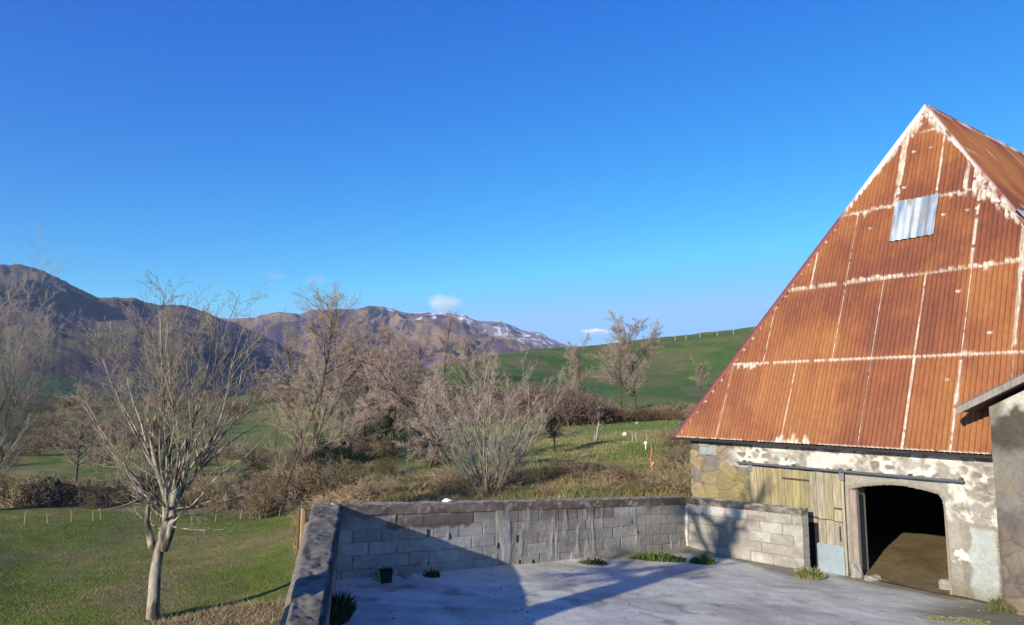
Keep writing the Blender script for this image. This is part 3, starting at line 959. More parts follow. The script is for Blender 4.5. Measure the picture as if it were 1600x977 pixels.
nz = fbm(S * 2.2, Z * 2.2, 5, 188)
f1, f2, ci = voro(S / .33 + nz, Z / .26 + nz, 27, .9)
col = lerp((.27, .235, .195), (.16, .135, .115), sst(.35, .65, nz))
col = lerp(col, (.30, .22, .14), sst(.5, .75, fbm(S * 3, Z * 3, 4, 12)) * .6)
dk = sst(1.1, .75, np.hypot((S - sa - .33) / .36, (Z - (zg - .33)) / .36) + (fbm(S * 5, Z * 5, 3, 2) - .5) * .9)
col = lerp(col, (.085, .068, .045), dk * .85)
wh = sst(.0, .12, Z - (gz(S) - .42) + (nz - .5) * .5) * sst(sa + .12, sa + .3, S)
col = lerp(col, (.66, .60, .52), wh * (1 - dk))
st = sst(.06, .14, f2 - f1)
lowr = sst(1.7, 1.2, Z + (nz - .5) * .8)
col = lerp(col, lerp((.20, .16, .13), (.36, .24, .15), ci), st * lowr * .55)
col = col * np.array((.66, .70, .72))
hg = (nz - .5) * .07 + st * lowr * .02 + (fbm(S * 9, Z * 9, 3, 8) - .5) * .03
hg = hg * sst(0, .06, S - sa)
P = P0 + S[..., None] * E + Z[..., None] * ZUP + (.50 + hg)[..., None] * NB
keep(mesh_np('gable_wall', P.reshape(-1, 3), grid_faces(len(ss), nzv), M['stone'], None, col.reshape(-1, 3), smooth=True), ann)
mb = MB()
def pent(s0, s1, o0, o1, colr, mbx, zb=-.35, dz=0):
    m_ = (s0 + s1) / 2
    a = [W(s0, zb, o0), W(s1, zb, o0), W(s1, float(gz(s1)) + dz, o0), W(m_, float(gz(m_)) + dz, o0), W(s0, float(gz(s0)) + dz, o0)]
    b = [p + NB * (o1 - o0) for p in a]
    F = [(0, 1, 2, 3, 4), (5, 6, 7, 8, 9)] + [(i, (i + 1) % 5, 5 + (i + 1) % 5, 5 + i) for i in range(5)]
    mbx.add(a + b, F, colr)
pent(sa + .003, sa + WA, .47, -5.0, (.2, .17, .14), mb, dz=-.01)
keep(mb.build('wall', M['stone']), ann)
# roof: two pitched slabs with verge boards
top = vs0 + (WA + 2 * (sa - vs0)) / 2; ztop = vz0 + slope * (top - vs0)
for sg in (0, 1):
    s_e = vs0 if sg == 0 else 2 * top - vs0
    d = (W(top, ztop) - W(s_e, vz0))
    mb = MB()
    nrm = np.cross(d, -NB); nrm /= np.linalg.norm(nrm)
    if nrm[2] < 0: nrm = -nrm
    mb.obox(W(s_e, vz0, .775) - nrm * .09, d, -NB * 6.2, nrm * .07, (.11, .09, .08))
    nt_ = 12
    for k in range(nt_):
        mb.obox(W(s_e, vz0, .80) + d * (k / nt_) - nrm * .015, d * (1.03 / nt_), -NB * 6.2, nrm * .022 + d * 0.0, (.13, .115, .105))
    keep(mb.build('roof', M['wood']), ann)
    mb = MB()
    mb.obox(W(s_e, vz0, .78) - nrm * .115, d, NB * .03, nrm * .10, (.25, .215, .19))
    keep(mb.build('verge_board', M['wood']), ann)

# ------------------------------------------------------------------ the yard
def yard():
    a = np.arange(-3.2, 14, .05); b = np.arange(1.0, 19, .05)
    X, Y = np.meshgrid(a, b, indexing='ij')
    s1 = (X - C0[0]) * n1[0] + (Y - C0[1]) * n1[1]
    sb = (X - P0[0]) * NB[0] + (Y - P0[1]) * NB[1]
    keepm = (s1 > -.12) & (X > lwx(Y) - .15) & (sb > -.35) & (X < 13)
    Z = yardz(X, Y) + (fbm(X * .8, Y * .8, 4, 2) - .5) * .07 + (fbm(X * 5, Y * 5, 3, 6) - .5) * .014
    # silt banked against the walls
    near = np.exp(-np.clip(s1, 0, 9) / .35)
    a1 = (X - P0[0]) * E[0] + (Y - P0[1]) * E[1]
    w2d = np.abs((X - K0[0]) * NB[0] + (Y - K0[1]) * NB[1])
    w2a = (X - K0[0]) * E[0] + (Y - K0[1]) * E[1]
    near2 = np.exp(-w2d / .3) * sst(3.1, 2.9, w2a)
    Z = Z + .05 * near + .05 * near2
    n = fbm(X * 1.3, Y * 1.3, 5, 11)
    col = lerp((.58, .565, .455), (.43, .415, .33), sst(.4, .7, n))
    col = lerp(col, (.65, .63, .51), sst(.55, .7, fbm(X * .7 + 3, Y * 1.9, 4, 33)) * .6)
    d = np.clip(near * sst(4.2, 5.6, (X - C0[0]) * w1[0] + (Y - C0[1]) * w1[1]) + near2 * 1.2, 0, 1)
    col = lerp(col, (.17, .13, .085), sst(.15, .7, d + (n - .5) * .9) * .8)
    # thin dark cracks and holes where the slab has worn through
    pk = sst(.60, .68, fbm(X * 3.2 + 4, Y * 3.2, 5, 71)) * sst(8.3, 9, Y) * sst(13, 11.5, Y) * sst(.42, .56, fbm(X * .8, Y * .8, 3, 72))
    pk = pk * .45; col = lerp(col, (.14, .12, .08), pk); Z = Z - pk * .02
    # green and brown ground near the outbuilding and under the doorway
    gr = sst(1.6, .6, np.abs(a1 - 1.2)) * sst(2.9, 1.2, sb + (n - .5) * 2.5) + sst(.55, .15, np.hypot((X - 5.7) / 1.5, (Y - 9.35) / .5) - .4 + (n - .5))
    col = lerp(col, (.16, .145, .075), np.clip(gr, 0, 1) * .9)
    ent = sst(.8, .1, sb + (n - .5) * .8) * sst(-2.4, -1.9, a1) * sst(.2, -.1, a1)
    col = lerp(col, (.21, .16, .095), ent * .8)
    F = grid_faces(len(a), len(b)); km = keepm.reshape(-1)
    F = F[km[F].all(1)]
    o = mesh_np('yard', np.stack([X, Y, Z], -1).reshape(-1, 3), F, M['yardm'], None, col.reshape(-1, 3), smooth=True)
    tag(o, kind='structure')
M['yardm'] = mat('worn_concrete', attr=True, rough=.93, nscale=3, namp=.16, bump=.5, bscale=16, bdist=.02, dark=((.34, .31, .25), 5.5, .62, .78))
yard()
# grit, chips and straw lying on the slab
def grit():
    r = np.random.default_rng(12); n = 5200
    X = r.uniform(-2, 11, n); Y = r.uniform(8.2, 17, n)
    s1 = (X - C0[0]) * n1[0] + (Y - C0[1]) * n1[1]; sb = (X - P0[0]) * NB[0] + (Y - P0[1]) * NB[1]
    w2a = (X - K0[0]) * E[0] + (Y - K0[1]) * E[1]; w2d = (X - K0[0]) * NB[0] + (Y - K0[1]) * NB[1]
    dens = .12 + np.exp(-np.clip(s1, 0, 9) / .3) + np.exp(-np.abs(sb) / .5) + np.exp(-np.abs(w2d) / .25) * (w2a < 3) + .5 * sst(.55, .65, fbm(X, Y, 4, 44))
    k = (s1 > .03) & (sb > .05) & (X > lwx(Y) + .1) & ((w2d > .03) | (w2a > 3)) & (r.random(n) < dens)
    X = X[k]; Y = Y[k]; n = len(X); Z = yardz(X, Y) + (fbm(X * .8, Y * .8, 4, 2) - .5) * .07 + .05 * np.exp(-np.clip(s1[k], 0, 9) / .35)
    sz = .006 + .022 * r.random(n) ** 4
    oc = np.array([(1, 0, 0), (0, 1, 0), (-1, 0, 0), (0, -1, 0), (0, 0, 1), (0, 0, -1)], float)
    V = oc[None] * r.uniform(.6, 1.4, (n, 6, 1)) * sz[:, None, None] * np.array([1, 1, .6]) + np.stack([X, Y, Z], -1)[:, None]
    f = np.array([(0, 1, 4), (1, 2, 4), (2, 3, 4), (3, 0, 4), (1, 0, 5), (2, 1, 5), (3, 2, 5), (0, 3, 5)])
    F = (f[None] + (np.arange(n) * 6)[:, None, None]).reshape(-1, 3)
    c = lerp((.34, .30, .24), (.14, .11, .07), r.random(n))
    o = mesh_np('grit', V.reshape(-1, 3), F, M['paint'], None, np.repeat(c, 6, 0)); tag(o, 'loose grit and chips scattered on the worn concrete', 'grit', None, 'stuff')
grit()

# ------------------------------------------------------------------ block walls
def block_wall(name, label, A, B, nrm, zt0, zt1_, zb0, zb1, th, cap_h, cap_lab, seed, capf, out_ext=.0, holes=(), end_faces=True, tone=1.0, smear=1.0):
    rn = np.random.default_rng(seed)
    A3 = np.array([*A, 0.]); d = np.array([*(B - A), 0.]); L = np.linalg.norm(d); d /= L
    n3 = np.array([*nrm, 0.])
    root = empty(name, tuple(A3 + d * L / 2 + ZUP * ((zb0 + zb1) / 2)))
    tag(root, label, 'wall')
    sl_ = (zt1_ - zt0) / L
    dd = d + ZUP * sl_              # courses follow the slope
    ch = .205
    zlow = min(zb0 - (zt0 - cap_h), zb1 - (zt1_ - cap_h))
    mb = MB()
    mb.obox(A3 - n3 * th + ZUP * (zt0 - cap_h - 2.6), dd * L, n3 * (th - .03), ZUP * 2.59, (.30, .29, .27))
    keep(mb.build('mortar', M['block']), root)
    g_ = .0125
    us = np.arange(0, L + g_, g_); us[-1] = L
    hz = 1.75
    U, D = np.meshgrid(us, np.arange(0, hz, g_), indexing='ij')      # D = depth below the coping
    wob = (fbm(U * 1.2, D * 1.2, 3, seed) - .5) * .03
    r_ = np.floor((D + wob) / ch); fr = (D + wob) / ch - r_
    ofs = np.where(r_ % 2 > 0, .25, 0.) + (hash2(r_, r_ * 0, seed + 1) - .5) * .12
    Uc = U + ofs + (fbm(U * 2, D * 2, 2, seed + 2) - .5) * .02
    c_ = np.floor(Uc / .5); fc = Uc / .5 - c_
    ez = np.minimum(fr, 1 - fr) * ch; ex = np.minimum(fc, 1 - fc) * .5
    jn = .003 + .006 * fbm(U * 5, D * 9, 3, seed + 4)
    h1 = hash2(c_, r_, seed + 5); h2 = hash2(c_, r_, seed + 6); h3 = hash2(np.where(fc < .5, c_, c_ + 1), r_, seed + 7)
    jx = jn * np.where(h3 > .72, 1.8, .8)
    joint = 1 - np.minimum(sst(.5, 1.6, ez / jn), sst(.5, 1.6, ex / jx))
    grit = fbm(U * 22, D * 22, 3, seed + 8)
    big = fbm(U * .9, D * 1.6, 5, seed + 9)
    base = lerp((.36, .345, .305), (.26, .245, .21), h1)
    base = lerp(base, (.27, .235, .19), (h2 > .82) * .7)
    base = base * tone * (.82 + .36 * grit)[..., None]
    base = lerp(base, np.array((.17, .155, .13)) * tone, sst(.48, .70, big) * .6)
    base = lerp(base, np.array((.44, .43, .40)) * tone, sst(.44, .28, big) * .5)
    jc = lerp((.27, .25, .215), (.12, .105, .085), np.clip(sst(.35, .6, fbm(U * 3, D * 3, 3, seed + 10)) + (h3 > .86) * sst(.5, .9, 1 - ex / jx), 0, 1))
    col = lerp(base, jc * min(1, tone), joint * .8)
    off = -.002 + (h1 - .5) * .008 + (grit - .5) * .004 - joint * .008
    # streaks of spilt mortar running down over the joints
    if smear > .5:
        sm = fbm(U * 7, D * .9, 4, seed + 12)
        cl = np.exp(-((U - 3.35) / .55) ** 2) + np.exp(-((U - 5.25) / .38) ** 2) * 1.1 + .45 * np.exp(-((U - 6.6) / .6) ** 2) + .3 * np.exp(-((U - 2.3) / .5) ** 2)
        sm = sst(.47, .60, .6 * sm + .4 * fbm(U * 3, D * 2.5, 4, seed + 18) - .12 + .17 * cl)
        col = lerp(col, lerp((.42, .405, .37), (.28, .265, .24), fbm(U * 9, D * 3, 3, seed + 13)), sm * .85)
        off = off * (1 - sm) + sm * (.004 + .012 * fbm(U * 12, D * 3, 3, seed + 14))
        # black staining in the top course near the left end, brown wash under the coping
        bk = sst(1.0, .7, np.hypot((U - 1.75) / 1.0, (D - .12) / .13) + (fbm(U * 5, D * 5, 4, seed + 15) - .5) * 1.5)
        col = lerp(col, (.065, .055, .045), bk * .8)
        br_ = sst(.26, .05, D + (big - .5) * .3) * sst(6.4, 5.2, U)
        col = lerp(col, (.22, .165, .13), br_ * .6)
    mo = sst(.50, .64, fbm(U * 1.8 + 3, D * 4, 4, seed + 16)) * sst(.3, 0, D)
    col = lerp(col, (.12, .105, .08), mo * .7)
    P = A3 + U[..., None] * dd + ZUP * (zt0 - cap_h) - D[..., None] * ZUP + off[..., None] * n3
    keep(mesh_np('blocks', P.reshape(-1, 3), grid_faces(len(us), D.shape[1]), M['block'], None, col.reshape(-1, 3), smooth=True), root)
    # end of the wall
    D2, T2 = np.meshgrid(np.arange(0, hz, .0125), np.linspace(0, th, 12), indexing='ij')
    e2 = np.minimum((D2 / ch) % 1, 1 - (D2 / ch) % 1) * ch
    jj = 1 - sst(.5, 1.6, e2 / .009)
    ce = lerp(np.array((.27, .26, .235)) * tone, (.10, .09, .075), jj) * (.8 + .4 * fbm(D2 * 20, T2 * 20, 3, 5))[..., None]
    P = A3 + dd * (L + .004) - T2[..., None] * n3 + ZUP * (zt0 - cap_h) - D2[..., None] * ZUP - (jj * .008)[..., None] * d - n3 * .004
    keep(mesh_np('end_face', P.reshape(-1, 3), grid_faces(D2.shape[0], 12), M['block'], None, ce.reshape(-1, 3), smooth=True), root)
    # coping
    nu = int(L / .035); nv = 17
    U = np.linspace(-.0, L + out_ext, nu)
    # profile loop: front bottom -> front top -> back top -> back bottom
    prof = [(.012, -cap_h), (.014, -cap_h * .66), (.013, -cap_h * .33), (.010, -.012)] + [(-(th + .01) * k / 9.0, .0) for k in range(0, 10)] + [(-th - .014, -.02), (-th - .014, -cap_h * .5), (-th - .012, -cap_h)]
    V = np.zeros((nu, nv, 3)); cl = np.zeros((nu, nv, 3))
    for j, (o_, z_) in enumerate(prof):
        s_ = j * .07
        nn = fbm(U * 6, U * 0 + s_ * 9, 4, seed + 3) - .5
        V[:, j] = A3 + dd * U[:, None] + n3 * (o_ + nn[:, None] * .022) + ZUP * (zt0 + z_ + nn * (.05 if 3 <= j <= 14 else .01))[:, None]
        cl[:, j] = capf(U / L, j, s_, L)
    # end caps
    Vv = V.reshape(-1, 3); F = list(map(tuple, grid_faces(nu, nv)))
    mb = MB(); mb.v = [tuple(p) for p in Vv]; mb.c = [tuple(c) for c in cl.reshape(-1, 3)]; mb.f = F
    mb.f.append(tuple(range(nv))); mb.f.append(tuple(range((nu - 1) * nv, nu * nv))[::-1])
    cp = mb.build('coping', M['cap']); cp['label'] = cap_lab; keep(cp, root)
    # near-black raised patches painted for the shade inside open joint slots
    if holes:
        mb = MB()
        for (px_, py_, w_, h_) in holes:
            p = onplane(px_, py_, A3, n3)
            mb.obox(p - d * w_ / 2 - ZUP * h_ / 2 + n3 * .002, d * w_, n3 * .006, ZUP * h_, (.012, .011, .012), bev=.002)
        keep(mb.build('slot_shade_patch', M['paint']), root)
    return root

def capA(t, j, s, L):
    n = fbm(t * L * 1.6, t * 0 + s * 3, 4, 6); n2 = fbm(t * L * 7, t * 0 + s * 8, 4, 9)
    c = lerp((.20, .155, .125), (.13, .10, .08), sst(.35, .6, n))
    c = lerp(c, (.10, .085, .06), sst(.6, .7, t) * .6)
    if j >= 4: c = lerp((.34, .31, .25), (.13, .12, .08), sst(.42, .58, n2))
    c = lerp(c, (.36, .32, .26), sst(.62, .7, n2) * .7)
    return c
def capB(t, j, s, L):
    n2 = fbm(t * L * 7, t * 0 + s * 8, 4, 29)
    c = lerp((.24, .21, .17), (.09, .08, .06), sst(.38, .56, n2))
    if j >= 4: c = lerp((.38, .35, .30), (.12, .11, .08), sst(.45, .6, n2))
    return c
block_wall('block_wall', 'long grey concrete block wall along the back of the yard, with brown coping', C0, K0, n1, 1.755, 1.18, .6, .03, .28, .155,
           'brown stained coping with a pale lichened top', 5, capA,
           holes=[(812, 883, .05, .17), (833, 878, .04, .08), (668, 833, .03, .13), (702, 838, .025, .09), (808, 842, .035, .13), (778, 853, .03, .10), (987, 816, .03, .05), (997, 832, .02, .05), (670, 880, .04, .05)])
nb2 = NB[:2]
block_wall('block_wall', 'short pale block wall end standing in front of the barn door', K0 + nb2 * 0.0 + E[:2] * .012, R0, nb2, 1.18, 1.235, .03, .05, .2, .13,
           'rough grey mossy coping', 15, capB, tone=1.22, smear=0)
# pale mortar smear down the inner corner
mb = MB()
mb.tube([np.array([*(K0 + n1 * .02 + nb2 * .02), 1.0]), np.array([*(K0 + n1 * .035 + nb2 * .03), .7]), np.array([*(K0 + n1 * .02 + nb2 * .03), .35]), np.array([*(K0 + n1 * .01 + nb2 * .01), .1])], [.02, .045, .035, .015], 8, (.62, .58, .52))
o = mb.build('mortar_fillet', M['cap'])
for r in [q for q in C.objects if q.name == 'block_wall.001']: keep(o, r)

# left wall: thick rough wall running towards the camera
def left_wall():
    root = empty('rubble_wall', (-2.4, 8.5, .4))
    tag(root, 'thick lichen covered wall with a rough flat top running towards the viewer', 'wall')
    ys = np.arange(11.62, 1.0, -.035)
    inner = [onplane(534, 797, (0, 0, 1.76), ZUP)[:2], None]
    pI0 = at(534, 797, 11.4); pI1 = at(503, 977, 6.1); pO0 = at(487, 797, 11.4); pO1 = at(446, 977, 6.1)
    def lin(a, b, y): 
        t = (11.4 - y) / (11.4 - 6.1); return a + (b - a) * t
    xi = lin(pI0[0], pI1[0], ys); xo = lin(pO0[0], pO1[0], ys); zt_ = lin(1.755, pI1[2], ys)
    prof = []
    nu = len(ys)
    cols = []
    rows = []
    nface = 12; ntop = 16
    for k in range(nface):      # inner face from bottom up
        f = k / (nface - 1)
        zb = -.3
        z = zb + (zt_ - .16 - zb) * f
        nn = fbm(ys * 2.5, ys * 0 + k * .4, 4, 14) - .5
        rows.append(np.stack([xi - .05 + nn * .03, ys, z], -1))
        nb_ = fbm(ys * 1.4, ys * 0 + k * .35, 4, 18)
        cols.append(lerp((.30, .29, .27), (.22, .21, .19), nb_))
    for k in range(4):
        f = k / 3.0
        nn = fbm(ys * 5, ys * 0 + k * .6, 4, 24) - .5
        rows.append(np.stack([xi + .01 + nn * .04, ys, zt_ - .15 + .14 * f], -1)); cols.append(np.tile((.10, .095, .08), (nu, 1)))
    for k in range(ntop):
        f = k / (ntop - 1.0)
        nn = fbm(ys * 5, ys * 0 + f * 3, 5, 34) - .5
        nf = (fbm(ys * 12, ys * 0 + f * 6, 3, 35) - .5) * .5
        x = xi * (1 - f) + xo * f
        if k == 0: x = x - .02
        rows.append(np.stack([x + nn * .03, ys + nf * .02, zt_ + nn * .07 + nf * .05 - .02 * (k in (0, ntop - 1))], -1))
        m = fbm(ys * 4, ys * 0 + f * 3.5, 5, 44); m2 = fbm(ys * 14, ys * 0 + f * 9, 4, 45)
        c = lerp((.30, .27, .21), (.15, .13, .10), sst(.36, .64, m * .75 + m2 * .25))
        c = lerp(c, (.10, .09, .05), sst(.55, .68, m) * .7)
        c = lerp(c, (.42, .38, .31), sst(.62, .72, m2) * .5)
        cols.append(c)
    for (dx, z, cc) in ((-.02, -.10, (.2, .18, .15)), (-.02, -.22, (.25, .23, .2)), (-.07, -.25, (.33, .28, .21)), (-.10, -.27, (.30, .25, .19)), (-.11, -.5, (.2, .18, .15)), (-.13, -3.2, (.2, .18, .15))):
        nn = fbm(ys * 4, ys * 0 + z * 4, 3, 51) - .5
        rows.append(np.stack([xo + dx + nn * .03, ys, zt_ + z + nn * .03], -1)); cols.append(np.tile(cc, (nu, 1)))
    V = np.stack(rows, 1); cl = np.stack(cols, 1)
    k0 = nface
    cl = cl * np.where((np.arange(V.shape[1]) >= nface)[None, :, None], .68, .85)
    def part(name, a, b, extra_end=True, mt=None):
        v = V[:, a:b]; c = cl[:, a:b]; nv = v.shape[1]
        mbx = MB(); mbx.v = [tuple(p) for p in v.reshape(-1, 3)]; mbx.c = [tuple(p) for p in c.reshape(-1, 3)]
        mbx.f = list(map(tuple, grid_faces(nu, nv)))
        o = mbx.build(name, mt or M['cap'], smooth=True); keep(o, root); return o
    part('inner_face', 0, nface + 1, mt=M['block'])
    part('wall_top', nface, nface + 4 + ntop)['label'] = 'rough grey and brown top with lichen'
    part('outer_kerb', nface + 4 + ntop - 1, V.shape[1])
    # far end closure
    mbx = MB()
    y = 11.62; a = rows
    mbx.add([(xi[0] - .04, y, -2), (xo[0] - .12, y, -2), (xo[0] - .03, y, zt_[0] - .12), (xi[0], y, zt_[0] - .03)], [(0, 1, 2, 3)], (.2, .18, .15))
    keep(mbx.build('end_face', M['cap']), root)
    # broken reinforcing pipes at the outer far corner
    for k, (px_, zz) in enumerate(((466, .0), (472, .03), (477, .01))):
        p = at(px_, 812, 11.45)
        mbx = MB(); mbx.tube([(p[0], p[1] - .02 * k, 1.05), (p[0] + .01, p[1] - .02 * k, 1.68 + zz)], .028, 8, (.13, .08, .045) if k != 1 else (.30, .22, .12))
        keep(mbx.build('rusty_pipe', M['paint']), root)
left_wall()

# ------------------------------------------------------------------ trees
def tubes(paths, radii, k):
    """paths (N,n,3), radii (N,n) -> verts, quads"""
    N, n, _ = paths.shape
    t = np.empty_like(paths)
    t[:, 1:-1] = paths[:, 2:] - paths[:, :-2]; t[:, 0] = paths[:, 1] - paths[:, 0]; t[:, -1] = paths[:, -1] - paths[:, -2]
    t /= np.linalg.norm(t, axis=2, keepdims=True) + 1e-9
    ref = np.where(np.abs(t[..., 2:3]) < .7, np.array([0, 0, 1.]), np.array([1., 0, 0]))
    # keep one reference for a whole branch
    ref = np.repeat(ref[:, n // 2:n // 2 + 1], n, 1)
    u = np.cross(t, ref); u /= np.linalg.norm(u, axis=2, keepdims=True) + 1e-9
    q = np.cross(t, u)
    an = np.arange(k) * 2 * pi / k
    V = paths[:, :, None] + radii[:, :, None, None] * (np.cos(an)[None, None, :, None] * u[:, :, None] + np.sin(an)[None, None, :, None] * q[:, :, None])
    base = (np.arange(N) * n * k)[:, None, None]
    i = np.arange(n - 1)[None, :, None] * k; m = np.arange(k)[None, None, :]; m2 = (m + 1) % k
    F = np.stack([base + i + m, base + i + m2, base + i + k + m2, base + i + k + m], -1).reshape(-1, 4)
    return V.reshape(-1, 3), F

def merge(lst):
    Vs = []; Fs = []; n = 0
    for V, F in lst:
        Vs.append(V); Fs.append(F + n); n += len(V)
    return np.concatenate(Vs), np.concatenate(Fs)

class Tree:
    def __init__(s, seed): s.r = random.Random(seed); s.lev = {}
    def branch(s, lev, P, D, L, R, P_):
        r = s.r; prm = P_[lev]
        n = prm['n']; jit = prm['jit']; trop = prm['trop']
        pts = [P]; rad = [R]; d = list(D); p = list(P); st = L / (n - 1)
        tip = prm.get('tip', .3)
        dirs = [tuple(d)]
        for i in range(1, n):
            d = [d[0] + r.gauss(0, jit), d[1] + r.gauss(0, jit), d[2] + r.gauss(0, jit * .7) + trop]
            ln = math.sqrt(d[0] ** 2 + d[1] ** 2 + d[2] ** 2); d = [c / ln for c in d]
            p = [p[0] + d[0] * st, p[1] + d[1] * st, p[2] + d[2] * st]
            pts.append(tuple(p)); rad.append(R * (1 - (1 - tip) * i / (n - 1))); dirs.append(tuple(d))
        s.lev.setdefault(lev, []).append((pts, rad))
        if lev + 1 >= len(P_): return
        k = prm['kids']; k = max(1, int(k * min(1.3, max(.5, r.uniform(.8, 1.2)))))
        t0 = prm['t0']
        for c in range(k):
            t = t0 + (1 - t0) * ((c + r.random() * .8) / k)
            t = min(t, .995)
            f = t * (n - 1); i = int(f); g = f - i
            if i >= n - 1: i = n - 2; g = 1.0
            q = tuple(pts[i][a] * (1 - g) + pts[i + 1][a] * g for a in range(3))
            rr = rad[i] * (1 - g) + rad[i + 1] * g
            d0 = dirs[i + 1]
            ang = radians(r.gauss(prm['ang'], prm['ang'] * .25))
            phi = r.random() * 2 * pi
            a = (1, 0, 0) if abs(d0[2]) > .6 else (0, 0, 1)
            u = (d0[1] * a[2] - d0[2] * a[1], d0[2] * a[0] - d0[0] * a[2], d0[0] * a[1] - d0[1] * a[0])
            ln = math.sqrt(sum(x * x for x in u)); u = tuple(x / ln for x in u)
            v = (d0[1] * u[2] - d0[2] * u[1], d0[2] * u[0] - d0[0] * u[2], d0[0] * u[1] - d0[1] * u[0])
            dn = tuple(cos(ang) * d0[x] + sin(ang) * (cos(phi) * u[x] + sin(phi) * v[x]) for x in range(3))
            Lc = L * prm['ratio'] * (1 - prm.get('fall', .5) * (t - t0) / max(.01, 1 - t0)) * r.uniform(.7, 1.15)
            s.branch(lev + 1, q, dn, Lc, min(rr * .8, rr * prm['rr']), P_)
    def mesh(s, levs, kk, rmin=0.0):
        out = []
        for l in levs:
            if l not in s.lev: continue
            byn = {}
            for pts, rad in s.lev[l]: byn.setdefault(len(pts), []).append((pts, rad))
            for n, lst in byn.items():
                P = np.array([a for a, b in lst]); R = np.maximum(np.array([b for a, b in lst]), rmin)
                out.append(tubes(P, R, kk[l] if l < len(kk) else 3))
        return merge(out)

def place_tree(name, label, cat, T, loc, levs_t, levs_c, mt, mc, kk=(10, 6, 4, 3, 3), rmin=.003, group=None, rz=0, scale=1):
    root = empty(name, loc, rz); root.scale = (scale,) * 3
    tag(root, label, cat, group)
    V, F = T.mesh(levs_t, kk, rmin); mesh_np('trunk', V, F, mt, root, None, smooth=True)
    V, F = T.mesh(levs_c, kk, rmin); mesh_np('crown', V, F, mc, root, None, smooth=False)
    return root
def copy_tree(src, name, label, loc, rz, sc, group=None, cat=None):
    r = src.copy(); C.objects.link(r); r.name = name
    r.location = loc; r.rotation_euler = (0, 0, rz); r.scale = sc if hasattr(sc, '__len__') else (sc,) * 3
    r['label'] = label
    if cat: r['category'] = cat
    if group: r['group'] = group
    elif 'group' in r.keys(): del r['group']
    for ch in list(src.children):
        c = ch.copy(); C.objects.link(c); c.parent = r
    return r
def on(px, Y, dz=0):
    x = (px - 800) / FPX * Y * 1.0 / 1.0
    # horizontal pixel column at ground height
    for _ in range(3):
        z = zt1(x, Y)
        f = Y * cos(PITCH) + (z - CAMZ) * sin(PITCH)
        x = (px - 800) / FPX * f
    return (x, Y, zt1(x, Y) + dz)

